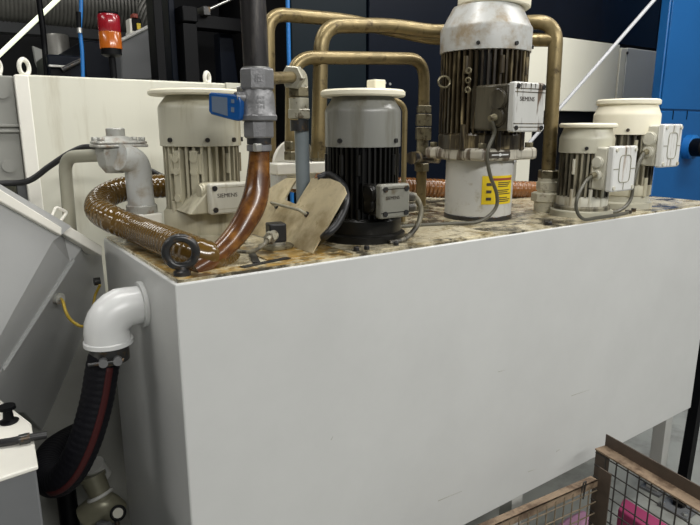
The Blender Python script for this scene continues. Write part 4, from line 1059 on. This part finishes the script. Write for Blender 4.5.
lg = MB().bb((-0.55, 0.90, FZ), (0.30, 1.08, 0.86)).build('grey_trough', 'cream_grey')
tag(lg, 'grey metal trough below the chute beside the tank', 'trough')
FD = 1.95
tf = thing('tee_fitting', onD(100, 520, FD), 'olive-grey branched pipe fitting low beside the tank', 'pipe fitting')
t0, t1, t2, t3 = onD(104, 502, FD), onD(97, 486, FD), onD(93, 478, FD), onD(88, 515, FD)
MB().cyl(t0, t2, 0.032, 0.038, 24).cyl(t2, onD(92, 475, FD), 0.043, n=24).build('branch', 'brass_lever', tf)
MB().tube(bend([onD(86, 516, FD), t0, onD(116, 512, FD + .03)], 0.03), 0.042, 24).build('fitting_body', 'brass_lever', tf)
MB().torus(onD(100, 495, FD), (t2 - t0), 0.037, 0.006).build('joint_ring', 'pale', tf)
MB().cyl(onD(101, 476, FD + .06), onD(93, 465, FD + .03), 0.036, n=24).build('outlet_stub', 'pale', tf)
bs_ = onD(104, 512, FD)
MB().cyl((bs_.x, bs_.y, FZ), (bs_.x, bs_.y, bs_.z - 0.02), 0.03, n=20).build('stand_pipe', 'grey', tf)
gd = onD(118, 513, 1.85)
gg = thing('pressure_gauge', tuple(gd), 'small round black rimmed gauge at the foot of the tank side', 'gauge')
MB().torus(gd, (CAM - gd).normalized(), 0.020, 0.0045).cyl(gd - (CAM - gd).normalized() * 0.03, gd - (CAM - gd).normalized() * 0.004, 0.022, n=28).build('gauge_case', 'black_m', gg)
MB().cyl(gd - (CAM - gd).normalized() * 0.006, gd, 0.018, n=28).build('dial', 'pipe_cream', gg)
MB().cyl((gd.x, gd.y + 0.03, FZ), (gd.x, gd.y + 0.03, gd.z - 0.01), 0.008, n=12).build('gauge_stem', 'ring', gg)
for x0, x1, nm in ((44, 58, 'left'), (72, 82, 'right')):
    pass
pst = MB().cyl(onD(66, 490, 1.95), V((onD(66, 490, 1.95).x, onD(66, 490, 1.95).y, FZ)), 0.03, n=16).build('black_post', 'black_m')
tag(pst, 'black post standing below the bend of the drain hose', 'post')

# ------------------------------------------------------------------ wire crate, lower right
CT, CL = 0.36, 0.26
kc = onZ(607, 434, CT); kr = onZ(700, 486, CT)
kx, ky = kc.x, kc.y
lr0, lr1 = onZ(598, 480, CL), onZ(505, 521, CL)
cr_ = thing('wire_crate', (kx - 0.35, ky - 0.3, FZ), 'rusty angle iron crate with wire mesh sides in front of the tank', 'crate')
dR = (kr - kc); dR.z = 0; dR.normalize()
dL = (lr1 - lr0); dL.z = 0; dL.normalize()
nin = V((dR.y, -dR.x, 0))
if nin.x > 0: nin = -nin
LR, LL = 0.75, 0.72
k3 = lambda p, z: V((p.x, p.y, z))
corner = k3(kc, 0)
cr2 = V((lr0.x, lr0.y, 0))
# right wall: angle iron rail
e_ = corner + dR * LR
MB().prism([k3(corner, CT), k3(e_, CT), k3(e_, CT + 0.0), k3(corner, CT)][:2] + [k3(e_, CT - 0.045), k3(corner, CT - 0.045)], nin * 0.005).build('top_rail_web', 'rust_dark', cr_)
MB().prism([k3(corner, CT - 0.045), k3(e_, CT - 0.045), k3(e_ + nin * 0.055, CT - 0.045), k3(corner + nin * 0.055, CT - 0.045)], (0, 0, -0.006)).build('top_rail_flange', 'rust', cr_)
rw = corner + nin * 0.05
re = e_ + nin * 0.05
wz = CT - 0.05
for k in range(1, 16):
    p = rw.lerp(re, k / 16)
    MB().cyl(k3(p, FZ + 0.03), k3(p, wz), 0.0026, n=6).build('mesh_wire', 'mesh_dark', cr_)
for k in range(12):
    z = FZ + 0.05 + k * 0.048
    MB().cyl(k3(rw, z), k3(re, z), 0.0026, n=6).build('mesh_wire', 'mesh_dark', cr_)
# corner post
MB().prism([k3(cr2, FZ), k3(cr2 + dR * 0.05, FZ), k3(cr2 + dR * 0.05 - dL * 0.004, FZ), k3(cr2 - dL * 0.004, FZ)], (0, 0, CT - 0.05 - FZ)).build('corner_post', 'rust_dark', cr_)
MB().prism([k3(rw, FZ), k3(rw + dR * 0.06, FZ), k3(rw + dR * 0.06 + V((0.004, 0, 0)), FZ), k3(rw + V((0.004, 0, 0)), FZ)], (0, 0, CT - 0.05 - FZ)).build('corner_post', 'rust_dark', cr_)
# back wall along the tank: low rail
le = cr2 + dL * LL
MB().prism([k3(cr2, CL), k3(le, CL), k3(le, CL - 0.026), k3(cr2, CL - 0.026)], nin.cross(V((0, 0, 1))) * 0.004).build('back_rail_web', 'rust', cr_)
pd = V((-dL.y, dL.x, 0))
if pd.y < 0: pd = -pd
MB().prism([k3(cr2, CL), k3(le, CL), k3(le + pd * 0.03, CL), k3(cr2 + pd * 0.03, CL)], (0, 0, -0.004)).build('back_rail_flange', 'rust', cr_)
for k in range(1, 17):
    p = cr2.lerp(le, k / 17)
    MB().cyl(k3(p, FZ + 0.03), k3(p, CL - 0.01), 0.0024, n=6).build('mesh_wire', 'mesh_pale', cr_)
for k in range(11):
    z = FZ + 0.04 + k * 0.046
    MB().cyl(k3(cr2, z), k3(le, z), 0.0024, n=6).build('mesh_wire', 'mesh_pale', cr_)
hk = cr2.lerp(le, 0.10)
MB().tube(bend([k3(hk, CL - 0.05), k3(hk - pd * 0.006, CL + 0.022), k3(hk + dL * 0.012 - pd * 0.006, CL + 0.022), k3(hk + dL * 0.012, CL - 0.02)], 0.008), 0.0028, 8).build('hook', 'mesh_dark', cr_)
# remaining sides, out of the frame
f0, f1 = e_ + nin * 0.03, le + dR * LR
MB().cyl(k3(f0, CL), k3(f1, CL), 0.012, n=8).build('front_rail', 'rust', cr_)
MB().cyl(k3(le, CL - 0.02), k3(f1, CL - 0.02), 0.012, n=8).build('side_rail', 'rust', cr_)
for p in (f0, f1, le): MB().cyl(k3(p, FZ), k3(p, CL), 0.016, n=8).build('corner_post', 'rust_dark', cr_)

# pink things behind the mesh
pz_ = FZ + 0.16
tag(MB().prism([onZ(618, 509, pz_), onZ(662, 538, pz_), onZ(672, 527, pz_), onZ(624, 497, pz_)], (0, 0, -0.16)).build('pink_tray', 'pink', bevel=0.006), 'magenta plastic tray on the floor behind the crate mesh', 'tray')
tag(MB().prism([onZ(548, 530, pz_), onZ(566, 516, pz_), onZ(584, 507, pz_), onZ(592, 516, pz_), onZ(580, 536, pz_)], (0, 0, -0.16)).build('lilac_sack', 'lilac', bevel=0.02, segs=3), 'lilac plastic sack on the floor behind the low crate rail', 'sack')

# black post with a foot plate
pt = onY(699, 352, -0.20)
bt = onZ(679, 508, FZ)
pt = onD(706, 345, (bt - CAM).dot(fw) * math.cos(PITCH) - (bt - CAM).z * math.sin(PITCH) + 0.10)
bp2 = thing('black_stand', tuple(bt), 'black square post on a floor plate at the right edge before the tank', 'post')
dv = pt - bt
MB().tube([bt + V((0, 0, 0.01)), bt + dv * 1.6], 0.031, 4, True, PI / 4).build('post', 'black_m', bp2, sharp=20)
MB().bb((bt.x - 0.07, bt.y - 0.07, FZ), (bt.x + 0.07, bt.y + 0.07, FZ + 0.012)).build('foot_plate', 'grey', bp2, bevel=0.003)
for sx in (-1, 1):
    for sy in (-1, 1): MB().hexnut((bt.x + sx * 0.052, bt.y + sy * 0.052, FZ + 0.018), (0, 0, 1), 0.011, 0.012).build('foot_bolt', 'steel', bp2)

q = onY(503, 518, 0.12)
MB().bb((q.x - 0.015, 0.12, TB - 0.12), (q.x + 0.015, 0.15, TB)).build('foot_bracket', 'black_m', tank)

# ------------------------------------------------------------------ light: overhead hall luminaires, plus unseen fill lamps added to brighten single areas
def lum(x, y, z, w, l, e, col=(1.0, 0.985, 0.95), rz=0.0, rx=0.0):
    d = bpy.data.lights.new('hall_or_fill_lamp', 'AREA'); d.shape = 'RECTANGLE'; d.size = w; d.size_y = l; d.energy = e; d.color = col
    o = bpy.data.objects.new('hall_or_fill_lamp', d); COL.objects.link(o); o.location = (x, y, z); o.rotation_euler = (rx, 0, rz)
    return o


lum(0.2, -3.6, 3.3, 3.2, 0.35, 110, rx=math.radians(38))
lum(3.2, -3.2, 3.4, 3.0, 0.35, 60, rx=math.radians(30))
lum(0.9, 0.30, 3.6, 3.0, 0.25, 62)
lum(3.2, -0.7, 3.5, 2.4, 0.3, 55, rx=math.radians(38))  # unseen fill lamp, tilted to brighten the cream panels behind the right pumps
lum(-3.0, 0.6, 3.6, 0.3, 2.4, 46)  # unseen fill lamp added to brighten the grey bay, chute and tank's left face
lum(4.2, 1.25, 3.9, 1.2, 0.25, 28, rx=math.radians(30))  # unseen fill lamp added to reach the grey panel behind the blue machine
lum(-1.0, 3.6, 4.6, 2.5, 0.3, 45)  # unseen fill lamp added to lift the dark hall background

w = bpy.data.worlds.new('world'); SC.world = w; w.use_nodes = True
bg = w.node_tree.nodes['Background']
bg.inputs['Color'].default_value = (0.9, 0.95, 1.0, 1); bg.inputs['Strength'].default_value = 0.14

SC.view_settings.view_transform = 'Standard'
SC.view_settings.look = 'None'
SC.view_settings.gamma = 1
SC.view_settings.exposure = 0.0
